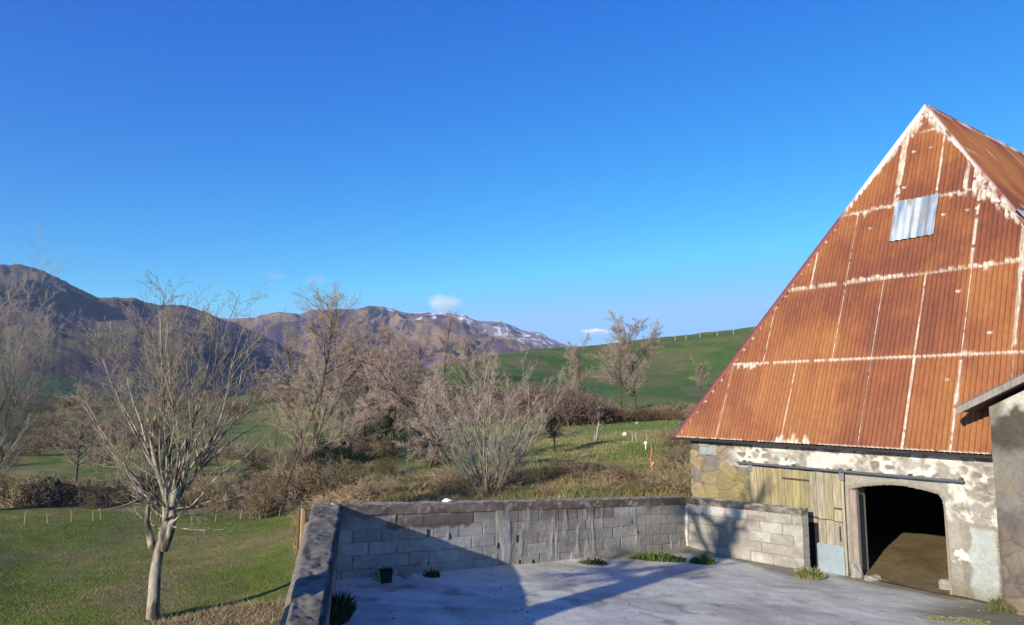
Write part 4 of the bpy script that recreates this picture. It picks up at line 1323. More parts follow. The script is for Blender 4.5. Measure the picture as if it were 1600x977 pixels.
# --- the near tree in the field at the left
M['twig_white'] = mat('whitish_twigs', (.36, .31, .235), rough=.9, nscale=4, namp=.3, bump=0)
def near_tree():
    base = on(240, 16.0)
    T = Tree(11); r = T.r
    bz = base[2]
    # trunk polyline in local coordinates; pixel offsets measured at 16 m
    def L(px, py, dy=0): 
        p = at(px, py, 16.0 + dy); return (p[0] - base[0], p[1] - base[1], p[2] - bz)
    tr = [(0, 0, -.3), L(240, 940), L(242, 900), L(246, 870), L(252, 845), L(259, 820), L(262, 800), L(262, 783), L(265, 770)]
    T.lev[0] = [(tr, [.165, .125, .115, .105, .097, .093, .105, .115, .08]),
                ([L(240, 862), L(236, 845), L(229, 815, -.1), L(231, 795, -.1), L(233, 780, -.1), L(229, 765), L(232, 750), L(228, 730), L(226, 716)], [.09, .08, .055, .05, .04, .03, .025, .02, .015]),
                ([L(255, 860), L(259, 850), L(266, 830), L(270, 812), L(268, 795), L(270, 785), L(272, 775), L(274, 768), L(276, 762)], [.10, .10, .085, .08, .08, .08, .07, .06, .05])]
    P_ = [None,
          dict(n=14, jit=.075, trop=.04, kids=13, t0=.2, ang=36, ratio=.28, fall=.40, rr=.42, tip=.2),
          dict(n=7, jit=.10, trop=.07, kids=5, t0=.2, ang=40, ratio=.42, fall=.4, rr=.5, tip=.25),
          dict(n=5, jit=.12, trop=.06, kids=3, t0=.25, ang=38, ratio=.5, fall=.4, rr=.6, tip=.35),
          dict(n=3, jit=.12, trop=.04, tip=.4)]
    limbs = [[L(262, 786), L(256, 765, -.1), L(247, 740, -.2), L(240, 712, -.25), L(234, 680, -.3)],
             [L(263, 786), L(264, 762, .1), L(262, 735, .2), L(265, 705, .25), L(262, 670, .3)],
             [L(266, 786), L(272, 765, 0), L(280, 742, -.1), L(288, 715, -.15), L(292, 685, -.1)],
             [L(268, 790), L(280, 775, .15), L(296, 755, .3), L(308, 735, .4), L(318, 705, .5)]]
    for lb in limbs:
        T.lev[0].append((lb, [.075, .06, .05, .042, .03]))
    # upright poles: (tip px, tip py)
    tips = [(175, 520, -.6), (205, 500, .4), (228, 470, -.3), (252, 470, .8), (270, 440, -.5), (282, 445, .3), (300, 478, -.9), (318, 462, .5), (332, 455, -.2), (352, 480, .7),
            (372, 500, -.5), (190, 560, .9), (150, 600, -.7), (395, 560, .2), (262, 500, 1.1), (290, 510, -1.2), (340, 530, 1.2), (215, 540, -1.1)]
    tips = [(263 + (a - 263) * .86, b_, c_) for a, b_, c_ in tips] + [(240, 520, .2), (255, 540, -.4), (300, 500, .5), (312, 540, -.3), (325, 500, .1), (275, 480, .1), (222, 510, .3), (345, 500, .2)]
    for (tx, ty, dy) in tips:
        e = L(tx, ty, dy)
        bi = min(range(4), key=lambda q: abs(limbs[q][4][0] * 1.6 - e[0]) + r.random() * .5)
        f_ = r.uniform(.2, 3.99); i_ = int(f_); g_ = f_ - i_
        s_ = tuple(limbs[bi][i_][q] * (1 - g_) + limbs[bi][i_ + 1][q] * g_ for q in range(3))
        v = [e[i] - s_[i] for i in range(3)]; ln = math.sqrt(sum(c * c for c in v)); d = [c / ln for c in v]
        # start spreading outwards then straighten up
        side = v[0] / ln
        d0 = [d[0] + side * .45 + r.gauss(0, .10), d[1] + v[1] / ln * .4 + r.gauss(0, .10), d[2] * .75]
        q = math.sqrt(sum(c * c for c in d0)); d0 = [c / q for c in d0]
        T.branch(1, s_, d0, ln * 1.02, r.uniform(.018, .034), P_)
    # low spreading limbs
    P2 = [None, dict(n=9, jit=.10, trop=.03, kids=11, t0=.15, ang=45, ratio=.34, fall=.4, rr=.5, tip=.2)] + P_[2:]
    for (tx, ty, dy, R) in [(140, 690, -.4, .022), (130, 650, .5, .03), (165, 770, .3, .016), (420, 660, .2, .032), (405, 700, -.6, .024), (400, 745, .5, .018), (385, 770, -.3, .016), (370, 800, .2, .014), (340, 830, -.4, .02), (150, 740, -.6, .015), (415, 610, .8, .03), (120, 610, -.2, .025), (330, 650, -1.6, .03), (220, 650, -1.7, .03), (300, 640, 1.7, .03), (205, 655, 1.6, .03)]:
        s_ = L(262 + r.uniform(-8, 10), r.uniform(775, 830), r.uniform(-.05, .05))
        e = L(tx, ty, dy); v = [e[i] - s_[i] for i in range(3)]; ln = math.sqrt(sum(c * c for c in v)); d = [c / ln for c in v]
        d[2] -= .12
        T.branch(1, s_, d, ln, R, P2)
    return place_tree('leafless_tree', 'bare young tree with a pale forked trunk in the near field at left', 'tree', T, base, [0, 1], [2, 3, 4], M['bark_pale'], M['twig_pale'], kk=(14, 7, 4, 3, 3), rmin=.0034)
NT = near_tree()

# generic species
def spec(h, kids=(9, 9, 7, 6), ang=(32, 38, 40, 38), n=(10, 8, 6, 4, 3), t0=.3, r0=.03, trop=(.0, .05, .05, .04, .03), jit=(.05, .07, .1, .13, .15), ratio=(.55, .42, .45, .5), fall=.45):
    P_ = []
    for l in range(5):
        P_.append(dict(n=n[l], jit=jit[l], trop=trop[l], tip=.3 if l else .35))
        if l < 4:
            P_[-1].update(kids=kids[l], t0=t0 if l == 0 else .15, ang=ang[l], ratio=ratio[l], fall=fall, rr=(.46, .46, .5, .6)[l])
    return P_
def gen(seed, h, lean=(0, 0), R=None, **kw):
    T = Tree(seed); P_ = spec(h, **kw)
    d = (lean[0], lean[1], 1.0); ln = math.sqrt(sum(c * c for c in d)); d = tuple(c / ln for c in d)
    T.branch(0, (0, 0, -.3), d, h, R or h * .022, P_)
    return T
def fan(seed, h, stems, spread, R, kids=(14, 7, 5, 4), ang=(26, 32, 38, 38), trop=.03, jit=.05):
    """many stems from one base"""
    T = Tree(seed); r = T.r
    P_ = [dict(n=9, jit=jit, trop=trop, tip=.25, kids=kids[0], t0=.15, ang=ang[0], ratio=.36, fall=.45, rr=.5),
          dict(n=6, jit=.08, trop=.05, tip=.3, kids=kids[1], t0=.15, ang=ang[1], ratio=.42, fall=.4, rr=.55),
          dict(n=4, jit=.1, trop=.04, tip=.3, kids=kids[2], t0=.2, ang=ang[2], ratio=.5, fall=.4, rr=.6),
          dict(n=3, jit=.12, trop=.03, tip=.4)]
    for i in range(stems):
        a = r.random() * 2 * pi; s = spread * math.sqrt(r.random())
        d = (cos(a) * s, sin(a) * s, 1.0); ln = math.sqrt(sum(c * c for c in d)); d = tuple(c / ln for c in d)
        p = (cos(a) * .1 * r.random(), sin(a) * .1 * r.random(), -.15)
        T.branch(0, p, d, h * r.uniform(.7, 1.05) * (1 - .15 * s), R * r.uniform(.6, 1.1), P_)
    return T

# pale many-stemmed tree just behind the yard wall
place_tree('coppiced_tree', 'pale many stemmed bare tree fanning up just behind the block wall', 'tree',
           fan(9, 5.0, 19, .85, .034, kids=(14, 6, 5, 3), jit=.08, trop=.03), on(763, 24.0), [0], [1, 2, 3], M['bark_pale'], M['twig_white'], kk=(7, 4, 3, 3), rmin=.0028)
# tree cut by the left edge
place_tree('leafless_tree', 'pale bare tree whose long twigs reach in over the left edge of the view', 'tree',
           fan(22, 10.4, 22, .55, .046, kids=(19, 9, 6, 3), ang=(32, 36, 38, 38), jit=.07), on(-35, 30.5), [0], [1, 2, 3], M['bark_pale'], M['twig_white'], kk=(7, 4, 3, 3), rmin=.0034)
# trees of the hollow
K4 = (8, 5, 3, 3, 3)
tA = place_tree('leafless_tree', 'tall brown bare tree with a dark trunk, left end of the middle tree group', 'tree',
           gen(31, 9.6, R=.13, kids=(24, 12, 9, 7), t0=.12, ang=(46, 40, 40, 40), ratio=(.46, .42, .48, .5), fall=.55, jit=(.035, .08, .12, .15, .15), trop=(0, .03, .03, .02, .02)), on(487, 40), [0, 1], [2, 3, 4], M['bark_dark'], M['twig_brown'], K4, .0045, 'bare trees of the hollow')
tB = place_tree('leafless_tree', 'thin leaning bare tree with a dark trunk standing nearest the wall corner', 'tree',
           gen(32, 6.4, lean=(.18, 0), R=.065, kids=(15, 8, 6, 6), t0=.2, ang=(42, 40, 40, 38), ratio=(.40, .45, .45, .5)), on(437, 34), [0, 1], [2, 3, 4], M['bark_dark'], M['twig_brown'], K4, .0035, 'bare trees of the hollow')
tC = place_tree('leafless_tree', 'tallest bare tree of the group, its feathery top above the mountain skyline', 'tree',
           gen(33, 12.6, R=.16, kids=(26, 12, 9, 7), t0=.14, ang=(44, 40, 40, 38), ratio=(.42, .45, .45, .5), jit=(.03, .08, .12, .15, .15), trop=(0, .03, .03, .02, .02)), on(535, 64), [0, 1], [2, 3, 4], M['bark_dark'], M['twig_rose'], K4, .00355, 'bare trees of the hollow')
tD = place_tree('leafless_tree', 'crooked bare tree with rosy brown twigs right of the tallest tree', 'tree',
           gen(34, 8.8, R=.15, kids=(17, 12, 9, 7), t0=.18, ang=(50, 44, 42, 40), ratio=(.50, .45, .48, .5), jit=(.10, .13, .15, .17, .17), trop=(0, .02, .02, .02, .02)), on(590, 62), [0, 1], [2, 3, 4], M['bark_dark'], M['twig_rose'], K4, .0065, 'bare trees of the hollow')
tE = place_tree('leafless_tree', 'dark trunked bare tree leaning left beside the pale coppiced tree', 'tree',
           gen(35, 5.9, lean=(-.30, .1), R=.085, kids=(16, 10, 8, 6), t0=.2, ang=(46, 42, 40, 38), ratio=(.46, .45, .45, .5), jit=(.07, .11, .14, .15, .15), trop=(0, .02, .02, .02, .02)), on(718, 30), [0, 1], [2, 3, 4], M['bark_dark'], M['twig_rose'], K4, .006, 'bare trees of the hollow')
tF = place_tree('leafless_tree', 'pair-stemmed bare tree with pale upper limbs at the foot of the green hill', 'tree',
           gen(36, 9.3, R=.16, kids=(18, 12, 9, 7), t0=.26, ang=(46, 40, 38, 38), ratio=(.54, .45, .45, .5), trop=(0, .04, .03, .03, .03)), on(996, 76), [0, 1], [2, 3, 4], M['bark_dark'], M['twig_brown'], K4, .008)
tF['label'] = 'largest bare tree at the foot of the green hill, right one of a close pair'
G2 = 'bare trees of the hollow'
copy_tree(tD, 'leafless_tree', 'bare tree with a thick dark trunk in the shadowed middle of the hollow', on(612, 50), 2.1, .72, G2)
copy_tree(tD, 'leafless_tree', 'dark crooked tree leaning over the slope left of the shadowed hollow', on(540, 47), 4.0, (.6, .6, .5), G2)
copy_tree(tC, 'leafless_tree', 'hazy bare tree rising behind the right half of the tree group', on(694, 112), 1.2, (1.0, 1.0, .80), G2)
copy_tree(tD, 'leafless_tree', 'rosy bare tree in the back row between two taller trees', on(655, 70), 5.2, .98, G2)
copy_tree(tA, 'leafless_tree', 'brown bare tree behind the left end of the group', on(462, 56), 3.3, .92, G2)
copy_tree(tE, 'leafless_tree', 'low spreading bare tree in front of the right half of the tree group', on(668, 40), 2.6, 1.12, G2)
copy_tree(tA, 'leafless_tree', 'bare tree in the back row left of the hazy tree', on(625, 84), 1.9, .95, G2)
copy_tree(tE, 'leafless_tree', 'small dark tree under the right end of the tree group', on(700, 52), .9, 1.1, G2)
copy_tree(tD, 'leafless_tree', 'short bushy bare tree at the foot of the slope below the tallest tree', on(560, 60), 1.0, .75, G2)
tF.scale = (1.25, 1.25, 1.0)
copy_tree(tD, 'leafless_tree', 'tangled bare tree low in the back row left of the tallest tree', on(508, 78), 3.4, 1.0, G2)
copy_tree(tD, 'leafless_tree', 'dense rosy bare tree in the back row behind the dark leaning tree', on(632, 92), .4, 1.1, G2)
copy_tree(tA, 'leafless_tree', 'rounded bare tree in the back row next to the hazy tree', on(725, 95), 5.0, (1.1, 1.1, .8), G2)
copy_tree(tD, 'leafless_tree', 'broad rosy bare tree filling the middle of the back row', on(585, 88), 1.7, 1.15, G2)
copy_tree(tF, 'leafless_tree', 'slender bare tree left of the largest tree below the green hill', on(972, 73), 2.2, (.62, .62, .86), None)
copy_tree(tF, 'leafless_tree', 'lone bare tree with pale limbs above the brown thicket on the hillside', on(900, 78), 4.2, (.55, .55, .78), None)
copy_tree(tF, 'leafless_tree', 'small pale bare tree on the hill beside the barn roof edge', on(1098, 100), .7, (.52, .52, .52), None)
copy_tree(tB, 'leafless_tree', 'bare tree at the edge of the hollow left of the tall brown tree', on(430, 60), 2.0, 1.0, G2)
copy_tree(tA, 'leafless_tree', 'bare brown tree behind the near field tree at far left', on(118, 40), 1.1, (.62, .62, .5), None)
copy_tree(tB, 'leafless_tree', 'thin bare tree on the hedge line right of the near field tree', on(350, 42), 3.9, .75, None)
# small dense tree and dead snag in the orchard
place_tree('thorn_tree', 'small dense dark thorn tree alone in the green paddock', 'tree',
           gen(41, 2.5, R=.06, kids=(14, 12, 9, 5), t0=.35, ang=(45, 45, 45, 40), ratio=(.42, .5, .5, .5)), on(866, 44), [0, 1], [2, 3, 4], M['bark_dark'], M['bark_dark'], K4, .008)
place_tree('dead_tree', 'dead snag with peeling pale trunk standing right of the thorn tree', 'tree',
           gen(42, 2.7, R=.09, kids=(5, 4, 3, 2), t0=.3, ang=(50, 45, 45, 40), ratio=(.3, .5, .5, .5), jit=(.12, .15, .15, .15, .15)), on(932, 50), [0, 1], [2, 3, 4], M['bark_pale'], M['bark_dark'], K4, .01)
# tree outside the frame whose shadow crosses the yard
place_tree('leafless_tree', 'bare tree beside the yard, outside the left of the view, that shades the yard', 'tree',
           gen(51, 5.9, lean=(.0, .0), R=.42, kids=(11, 10, 8, 5), t0=.66, ang=(66, 44, 40, 38), ratio=(.40, .45, .45, .5), jit=(.03, .08, .12, .15, .15)), (-5.35, 2.75, zt1(-5.35, 2.75)), [0, 1], [2, 3, 4], M['bark_pale'], M['twig_pale'], (14, 6, 4, 3, 3), .008)

# ------------------------------------------------------------------ undergrowth: brambles and saplings nobody could count
def bush_mesh(seed, h, stems, spread, kids=(6, 4), rmin=.006):
    T = Tree(seed); r = T.r
    P_ = [dict(n=6, jit=.12, trop=-.02, tip=.3, kids=kids[0], t0=.15, ang=38, ratio=.45, fall=.3, rr=.6),
          dict(n=4, jit=.16, trop=.03, tip=.3, kids=kids[1], t0=.15, ang=40, ratio=.5, fall=.3, rr=.6), dict(n=3, jit=.2, trop=.0, tip=.4)]
    for i in range(stems):
        a = r.random() * 2 * pi; s = spread * math.sqrt(r.random())
        d = (cos(a) * s, sin(a) * s, 1.0); ln = math.sqrt(sum(c * c for c in d)); d = tuple(c / ln for c in d)
        q = .35 * h * math.sqrt(r.random()); b = r.random() * 6.28
        T.branch(0, (cos(b) * q, sin(b) * q, -.05), d, h * r.uniform(.55, 1.05), .012 * h ** .5, P_)
    return T.mesh([0, 1, 2], (3, 3, 3), rmin)
BV = [bush_mesh(100 + i, 1.0, 26, 1.1) for i in range(5)]
rn = np.random.default_rng(77)
def scrub(name, label, items, seed):
    r = np.random.default_rng(seed)
    Vs = []; Fs = []; Cs = []; n = 0
    for (x, y, h, wd, c) in items:
        V, F = BV[r.integers(len(BV))]
        a = r.random() * 6.28
        R = np.array([[cos(a), -sin(a), 0], [sin(a), cos(a), 0], [0, 0, 1]])
        v = (V @ R.T) * np.array([wd, wd, h]) + np.array([x, y, zt1(x, y)])
        Vs.append(v); Fs.append(F + n); n += len(v)
        Cs.append(np.tile(np.array(c) * r.uniform(.75, 1.25), (len(v), 1)))
    o = mesh_np(name, np.concatenate(Vs), np.concatenate(Fs), M['bramble'], None, np.concatenate(Cs))
    tag(o, label, 'undergrowth', None, 'stuff'); return o
def band(n, px0, px1, Y0, Y1, h0, h1, cols, seed, wf=1.1):
    r = np.random.default_rng(seed); out = []
    for i in range(n):
        px = r.uniform(px0, px1); Y = r.uniform(Y0, Y1); h = r.uniform(h0, h1)
        x, y, z = on(px, Y)
        out.append((x, y, h, h * wf * r.uniform(.8, 1.4), cols[r.integers(len(cols))]))
    return out
BR = [(.24, .175, .105), (.18, .135, .08), (.30, .225, .13), (.12, .095, .055)]
TAN = [(.34, .26, .15), (.27, .20, .12), (.22, .15, .09)]
PURP = [(.19, .13, .11), (.23, .155, .12), (.15, .105, .09)]
scrub('brambles', 'tangled brown brambles along the far edge of the left field',
      band(62, -60, 440, 32, 37, .5, 1.5, BR + TAN[:1], 1) + band(30, 380, 560, 30, 40, .7, 1.6, BR, 2), 1)
scrub('bank_brambles', 'low tan and brown brambles on the bank behind the yard wall',
      band(120, 470, 1075, 23, 29, .35, .8, TAN + BR[:2], 3, 1.4) + band(26, 1035, 1095, 27, 60, .4, 1.0, BR + TAN, 4), 3)
scrub('thicket', 'purplish brown bare thicket on the slope left of the hillside trees',
      band(55, 808, 930, 68, 80, 1.8, 4.0, PURP, 5, .8) + band(50, 930, 1100, 72, 79, .8, 1.8, BR + TAN, 6) + band(10, 700, 810, 70, 95, 1.5, 3.0, PURP, 7, .8), 5)
scrub('hollow_thicket', 'dark tangled scrub under the trees of the hollow',
      band(26, 440, 700, 36, 60, .6, 1.5, PURP + BR, 8), 8)
scrub('hedge', 'distant hedge lines across the left pastures',
      band(40, -80, 480, 100, 145, 1.2, 3.0, PURP + BR, 9, 1.0) + band(16, -60, 420, 46, 60, .6, 1.6, BR, 10) + band(34, 40, 260, 62, 98, .8, 2.6, BR + PURP, 11), 9)

# dark evergreen shrubs under the trees
def leafy(name, label, P, sx, sy, sz, n, seed, c1=(.020, .034, .014), c2=(.055, .080, .028), group=None):
    r = np.random.default_rng(seed)
    k = 22; cen = r.normal(size=(k, 3)) * np.array([.45, .45, .38]); cen[:, 2] = np.abs(cen[:, 2]) + .1
    idx = r.integers(k, size=n); dr = r.normal(size=(n, 3)); dr /= np.linalg.norm(dr, axis=1)[:, None]
    p = cen[idx] + dr * (.10 + .24 * r.random((k, 1))[idx]) * (r.random((n, 1)) ** .4)
    p = p * np.array([sx, sy, sz]); p[:, 2] = np.abs(p[:, 2])
    a = r.normal(size=(n, 3)); a /= np.linalg.norm(a, axis=1)[:, None]; b = np.cross(a, r.normal(size=(n, 3))); b /= np.linalg.norm(b, axis=1)[:, None]
    s_ = .05 + .05 * r.random((n, 1))
    V = np.stack([p - a * s_, p - b * s_ * .5, p + a * s_, p + b * s_ * .5], 1).reshape(-1, 3)
    root = empty(name, P); tag(root, label, 'shrub', group)
    mesh_np('foliage', V, np.arange(n * 4).reshape(-1, 4), M['blade'], root, np.repeat(lerp(c1, c2, r.random(n)), 4, 0))
    mbx = MB()
    for q in range(5):
        c = cen[q] * np.array([sx, sy, sz]); mbx.tube([(0.1 * q - .2, 0, -.2), (c[0] * .5, c[1] * .5, c[2] * .6), tuple(c)], [.07, .05, .02], 6)
    mbx.build('stems', M['bark_dark'], root)
leafy('evergreen_shrub', 'large dark evergreen shrub under the middle of the tree group', on(572, 56), 2.6, 2.2, 3.6, 9000, 1)
leafy('evergreen_shrub', 'dark ivy clad thicket right of the large dark shrub', on(612, 62), 2.2, 2.0, 4.4, 8000, 2)
leafy('evergreen_shrub', 'low dark evergreen shrub at the left foot of the tree group', on(536, 48), 1.5, 1.3, 1.7, 5000, 3)
leafy('evergreen_shrub', 'dark bush behind the top of the pale coppiced tree', on(712, 84), 2.4, 2.0, 3.2, 6000, 4)
leafy('bramble_bush', 'dark bramble bush left of the near tree trunk', on(75, 34.5), 1.2, .8, .9, 3500, 5, (.08, .06, .035), (.17, .13, .07))
# grasses
def blades(name, label, X, Y, H, Wd, col, seed, lean=.5):
    r = np.random.default_rng(seed); n = len(X)
    Z = zt(X, Y) - .02
    a = r.random(n) * 2 * pi; b = r.random(n) * 2 * pi
    dx = np.cos(a) * Wd; dy = np.sin(a) * Wd
    lx = np.cos(b) * H * lean * r.random(n); ly = np.sin(b) * H * lean * r.random(n)
    V = np.stack([np.stack([X - dx, Y - dy, Z], -1), np.stack([X + dx, Y + dy, Z], -1), np.stack([X + lx, Y + ly, Z + H], -1)], 1)
    F = np.arange(n * 3).reshape(-1, 3)
    o = mesh_np(name, V.reshape(-1, 3), F, M['blade'], None, np.repeat(col, 3, 0))
    tag(o, label, 'grass', None, 'stuff'); return o
def scat(n, px0, px1, Y0, Y1, seed):
    r = np.random.default_rng(seed)
    Y = np.exp(r.uniform(np.log(Y0), np.log(Y1), n)); px = r.uniform(px0, px1, n)
    return (px - 800) / FPX * Y, Y
r = np.random.default_rng(4)
X, Y = scat(110000, -20, 470, 13.5, 32, 5)
pt = fbm(X / 1.3, Y / 1.3, 4, 5)
cg = lerp((.135, .175, .02), (.21, .20, .05), r.random(len(X))); cg = lerp(cg, (.27, .21, .11), (r.random(len(X)) < .6 * sst(.45, .62, fbm(X / 3, Y / 3, 5, 31))) * 1.0)
blades('grass', 'short green pasture grass of the near field', X, Y, (.015 + .045 * r.random(len(X))) * (.5 + pt), .006 + .006 * r.random(len(X)), cg, 6, 1.4)
X, Y = scat(90000, 470, 1080, 21, 30, 9)
pt = fbm(X / 1.2, Y / 1.2, 4, 15)
ct = lerp((.33, .26, .13), (.20, .17, .07), r.random(len(X))); ct = lerp(ct, (.11, .13, .04), (r.random(len(X)) < sst(.5, .65, pt)) * .8)
blades('dry_grass', 'rank straw coloured grass on the bank behind the wall', X, Y, .12 + .36 * r.random(len(X)) * sst(.3, .6, pt), .010 + .010 * r.random(len(X)), ct, 10, .9)
X = r.uniform(-9, -2.9, 60000); Y = r.uniform(6.0, 12.2, 60000)
k = (Y < 11.9 + (X + 3.2) * .55) & (X < lwx(Y) - .65)
X, Y = X[k], Y[k]
ct = lerp((.36, .28, .15), (.20, .14, .075), r.random(len(X)))
blades('ledge_grass', 'matted dry grass on the ledge outside the left wall', X, Y, .03 + .10 * r.random(len(X)) ** 2, .004 + .004 * r.random(len(X)), ct, 11, 2.0)
X, Y = scat(60000, 820, 1060, 30, 76, 19)
ct = lerp((.10, .16, .03), (.26, .22, .10), sst(.4, .6, fbm(X / 4, Y / 4, 3, 25) + (r.random(len(X)) - .5) * .3))
blades('paddock_grass', 'grass of the small paddock below the hill', X, Y, .05 + .15 * r.random(len(X)), .015 + .01 * r.random(len(X)), ct, 12, .9)

# weeds at the foot of the walls
def weed(name, label, P, wd, dp, h, n, c1, c2, seed, group=None):
    r = np.random.default_rng(seed)
    a = r.random(n) * 6.28; q = np.sqrt(r.random(n))
    x = np.cos(a) * q * wd; y = np.sin(a) * q * dp
    H = h * (.4 + .8 * r.random(n)) * (1.05 - q * .7); b = r.random(n) * 6.28; W_ = .006 + .010 * r.random(n)
    dx = np.cos(b) * W_; dy = np.sin(b) * W_; lx = np.cos(a) * H * .5 * r.random(n); ly = np.sin(a) * H * .5 * r.random(n)
    z = np.zeros(n) - .02
    V = np.stack([np.stack([x - dx, y - dy, z], -1), np.stack([x + dx, y + dy, z], -1), np.stack([x + lx + dx * 1.5, y + ly + dy * 1.5, z + H * .7], -1), np.stack([x + lx * 1.6, y + ly * 1.6, z + H], -1)], 1).reshape(-1, 3)
    F = np.arange(n * 4).reshape(-1, 4)
    c = lerp(c1, c2, r.random(n))
    o = mesh_np(name, V, F, M['blade'], None, np.repeat(c, 4, 0))
    o.location = P
    tag(o, label, 'weeds', group); return o
def yp(px, py):
    Yv = 12.0
    for _ in range(60):
        p = at(px, py, Yv); g = float(yardz(p[0], p[1])); rr_ = ray(px, py); Yv += -(p[2] - g) / (rr_[2] / rr_[1]) * .7
    p = at(px, py, Yv); return np.array([p[0], p[1], float(yardz(p[0], p[1]))])
GR = ((.05, .09, .018), (.12, .16, .035))
weed('weed_clump', 'dark low weed clump at the wall foot left of the long green tuft', yp(926, 882) , .28, .12, .16, 500, (.04, .065, .02), (.10, .12, .04), 1, 'weeds in the yard')
weed('weed_clump', 'long green grass tuft along the foot of the back wall', yp(1023, 877), .60, .14, .22, 1500, *GR, 2, 'weeds in the yard')
weed('weed_clump', 'bright green tuft at the inner corner of the walls', yp(1098, 881), .24, .14, .22, 600, (.06, .11, .02), (.14, .20, .04), 3, 'weeds in the yard')
weed('weed_clump', 'green moss and grass at the end of the short wall', yp(1265, 904) + np.array([0, 0, .04]), .26, .16, .20, 700, (.10, .12, .03), (.24, .22, .08), 4, 'weeds in the yard')
weed('weed_clump', 'thick green weeds under the pale blue patch of the barn wall', yp(1533, 932), .36, .25, .42, 3000, (.05, .10, .018), (.15, .20, .04), 5, 'weeds in the yard')
weed('weed_clump', 'dark weeds in front of the outbuilding corner', yp(1575, 955), .25, .2, .26, 900, (.06, .08, .025), (.16, .15, .06), 6, 'weeds in the yard')
weed('weed_clump', 'faint grass patch on the worn concrete at the bottom edge', yp(1450, 970), .9, .25, .05, 1200, (.12, .14, .04), (.22, .22, .09), 7, 'weeds in the yard')
weed('weed_clump', 'dark shrubby weed against the left wall in deep shade', yp(524, 968), .16, .35, .34, 1800, (.03, .045, .02), (.06, .08, .03), 8, 'weeds in the yard')
weed('weed_clump', 'small dry weed in the wall shadow right of the bucket', yp(675, 903), .12, .08, .18, 260, (.06, .05, .03), (.10, .09, .04), 9, 'weeds in the yard')

# stones
def rock(name, label, P, sx, sy, sz, seed, mt, group=None, cat='stone', c=(.3, .28, .24)):
    import bmesh
    bm = bmesh.new(); bmesh.ops.create_icosphere(bm, subdivisions=3, radius=1)
    r = np.random.default_rng(seed); ph = r.random(3) * 9
    for v in bm.verts:
        k = 1 + .22 * sin(v.co.x * 2.3 + ph[0]) * cos(v.co.y * 2.1 + ph[1]) + .14 * sin(v.co.z * 4 + v.co.x * 3 + ph[2]) + .05 * (r.random() - .5)
        v.co = mathutils.Vector((v.co.x * sx * k, v.co.y * sy * k, v.co.z * sz * k))
    me = bpy.data.meshes.new(name); bm.to_mesh(me); bm.free()
    me.materials.append(mt)
    o = bpy.data.objects.new(name, me); C.objects.link(o); o.location = (P[0], P[1], P[2] + sz * .45)
    tag(o, label, cat, group); return o
rock('boulder', 'upright grey guard stone leaning on the left post of the doorway', yp(1338, 902) - np.array([.0, 0, .02]), .13, .13, .22, 1, M['rock'])
rock('boulder', 'small flat stone lying in front of the doorway guard stone', yp(1363, 907), .17, .11, .08, 2, M['rock'])
rock('boulder', 'low worn guard stone at the right foot of the doorway', yp(1490, 925), .22, .16, .16, 3, M['rock'])
rock('boulder', 'mossy stone at the foot of the short block wall end', yp(1257, 899), .18, .13, .10, 4, M['rock'])
rock('boulder', 'large pale rock lying in the brown strip above the paddock', on(976, 57), .20, .2, .17, 5, mat('pale_rock', (.62, .56, .46), namp=.2))
rock('boulder', 'small pale rock just below the hillside pair of trees', on(995, 70), .2, .18, .13, 6, M['post'])
rock('rubble', 'small dark clod beside the bucket in the wall shadow', yp(637, 905), .12, .08, .06, 7, M['rock'])
rock('rubble', 'dark lump of debris at the wall foot left of the bucket', yp(585, 909), .07, .05, .04, 8, M['rock'])
rock('rubble', 'white lump of mortar lying on top of the back wall', np.array([*(C0 + w1 * 2.05 - n1 * .1), 1.755 - .0687 * 2.05 + .01]), .07, .05, .04, 9, M['white'])

# bucket: squat square feed tub with a lime side
b = yp(602, 911); bk = empty('bucket', tuple(b), .35)
tag(bk, 'small black plastic tub with a lime green side standing in the wall shadow', 'bucket')
def frus(w0, w1_, h, t, colr, nm, mt, z0=0.0):
    mbx = MB(); n = 4
    rings = [(w0, z0), (w1_, h), (w1_ - t, h), (w0 - t, z0 + t)]
    V = []
    for (q, z) in rings:
        V += [(-q, -q * .8, z), (q, -q * .8, z), (q, q * .8, z), (-q, q * .8, z)]
    F = []
    for i in range(3):
        for m in range(4): F.append((i * 4 + m, i * 4 + (m + 1) % 4, i * 4 + 4 + (m + 1) % 4, i * 4 + 4 + m))
    F.append((12, 13, 14, 15)); F.append((3, 2, 1, 0))
    mbx.add(V, F, colr); return mbx.build(nm, mt, bk)
frus(.085, .10, .20, .008, (.012, .012, .014), 'tub', M['black'])
mbx = MB(); mbx.add([(-.0885, -.07, .01), (-.0885, .07, .01), (-.104, .08, .195), (-.104, -.08, .195), (-.0935, -.07, .01), (-.0935, .07, .01), (-.109, .08, .195), (-.109, -.08, .195)],
    [(0, 1, 2, 3), (4, 5, 6, 7), (0, 1, 5, 4), (1, 2, 6, 5), (2, 3, 7, 6), (3, 0, 4, 7)])
mbx.build('lime_panel', mat('lime_plastic', (.55, .75, .06), rough=.4, namp=.05, bump=0), bk)
mbx = MB(); mbx.tube([(-.10, 0, .19), (-.07, -.05, .235), (0, -.07, .25), (.07, -.05, .235), (.10, 0, .19)], .004, 6); mbx.build('handle', M['black'], bk)

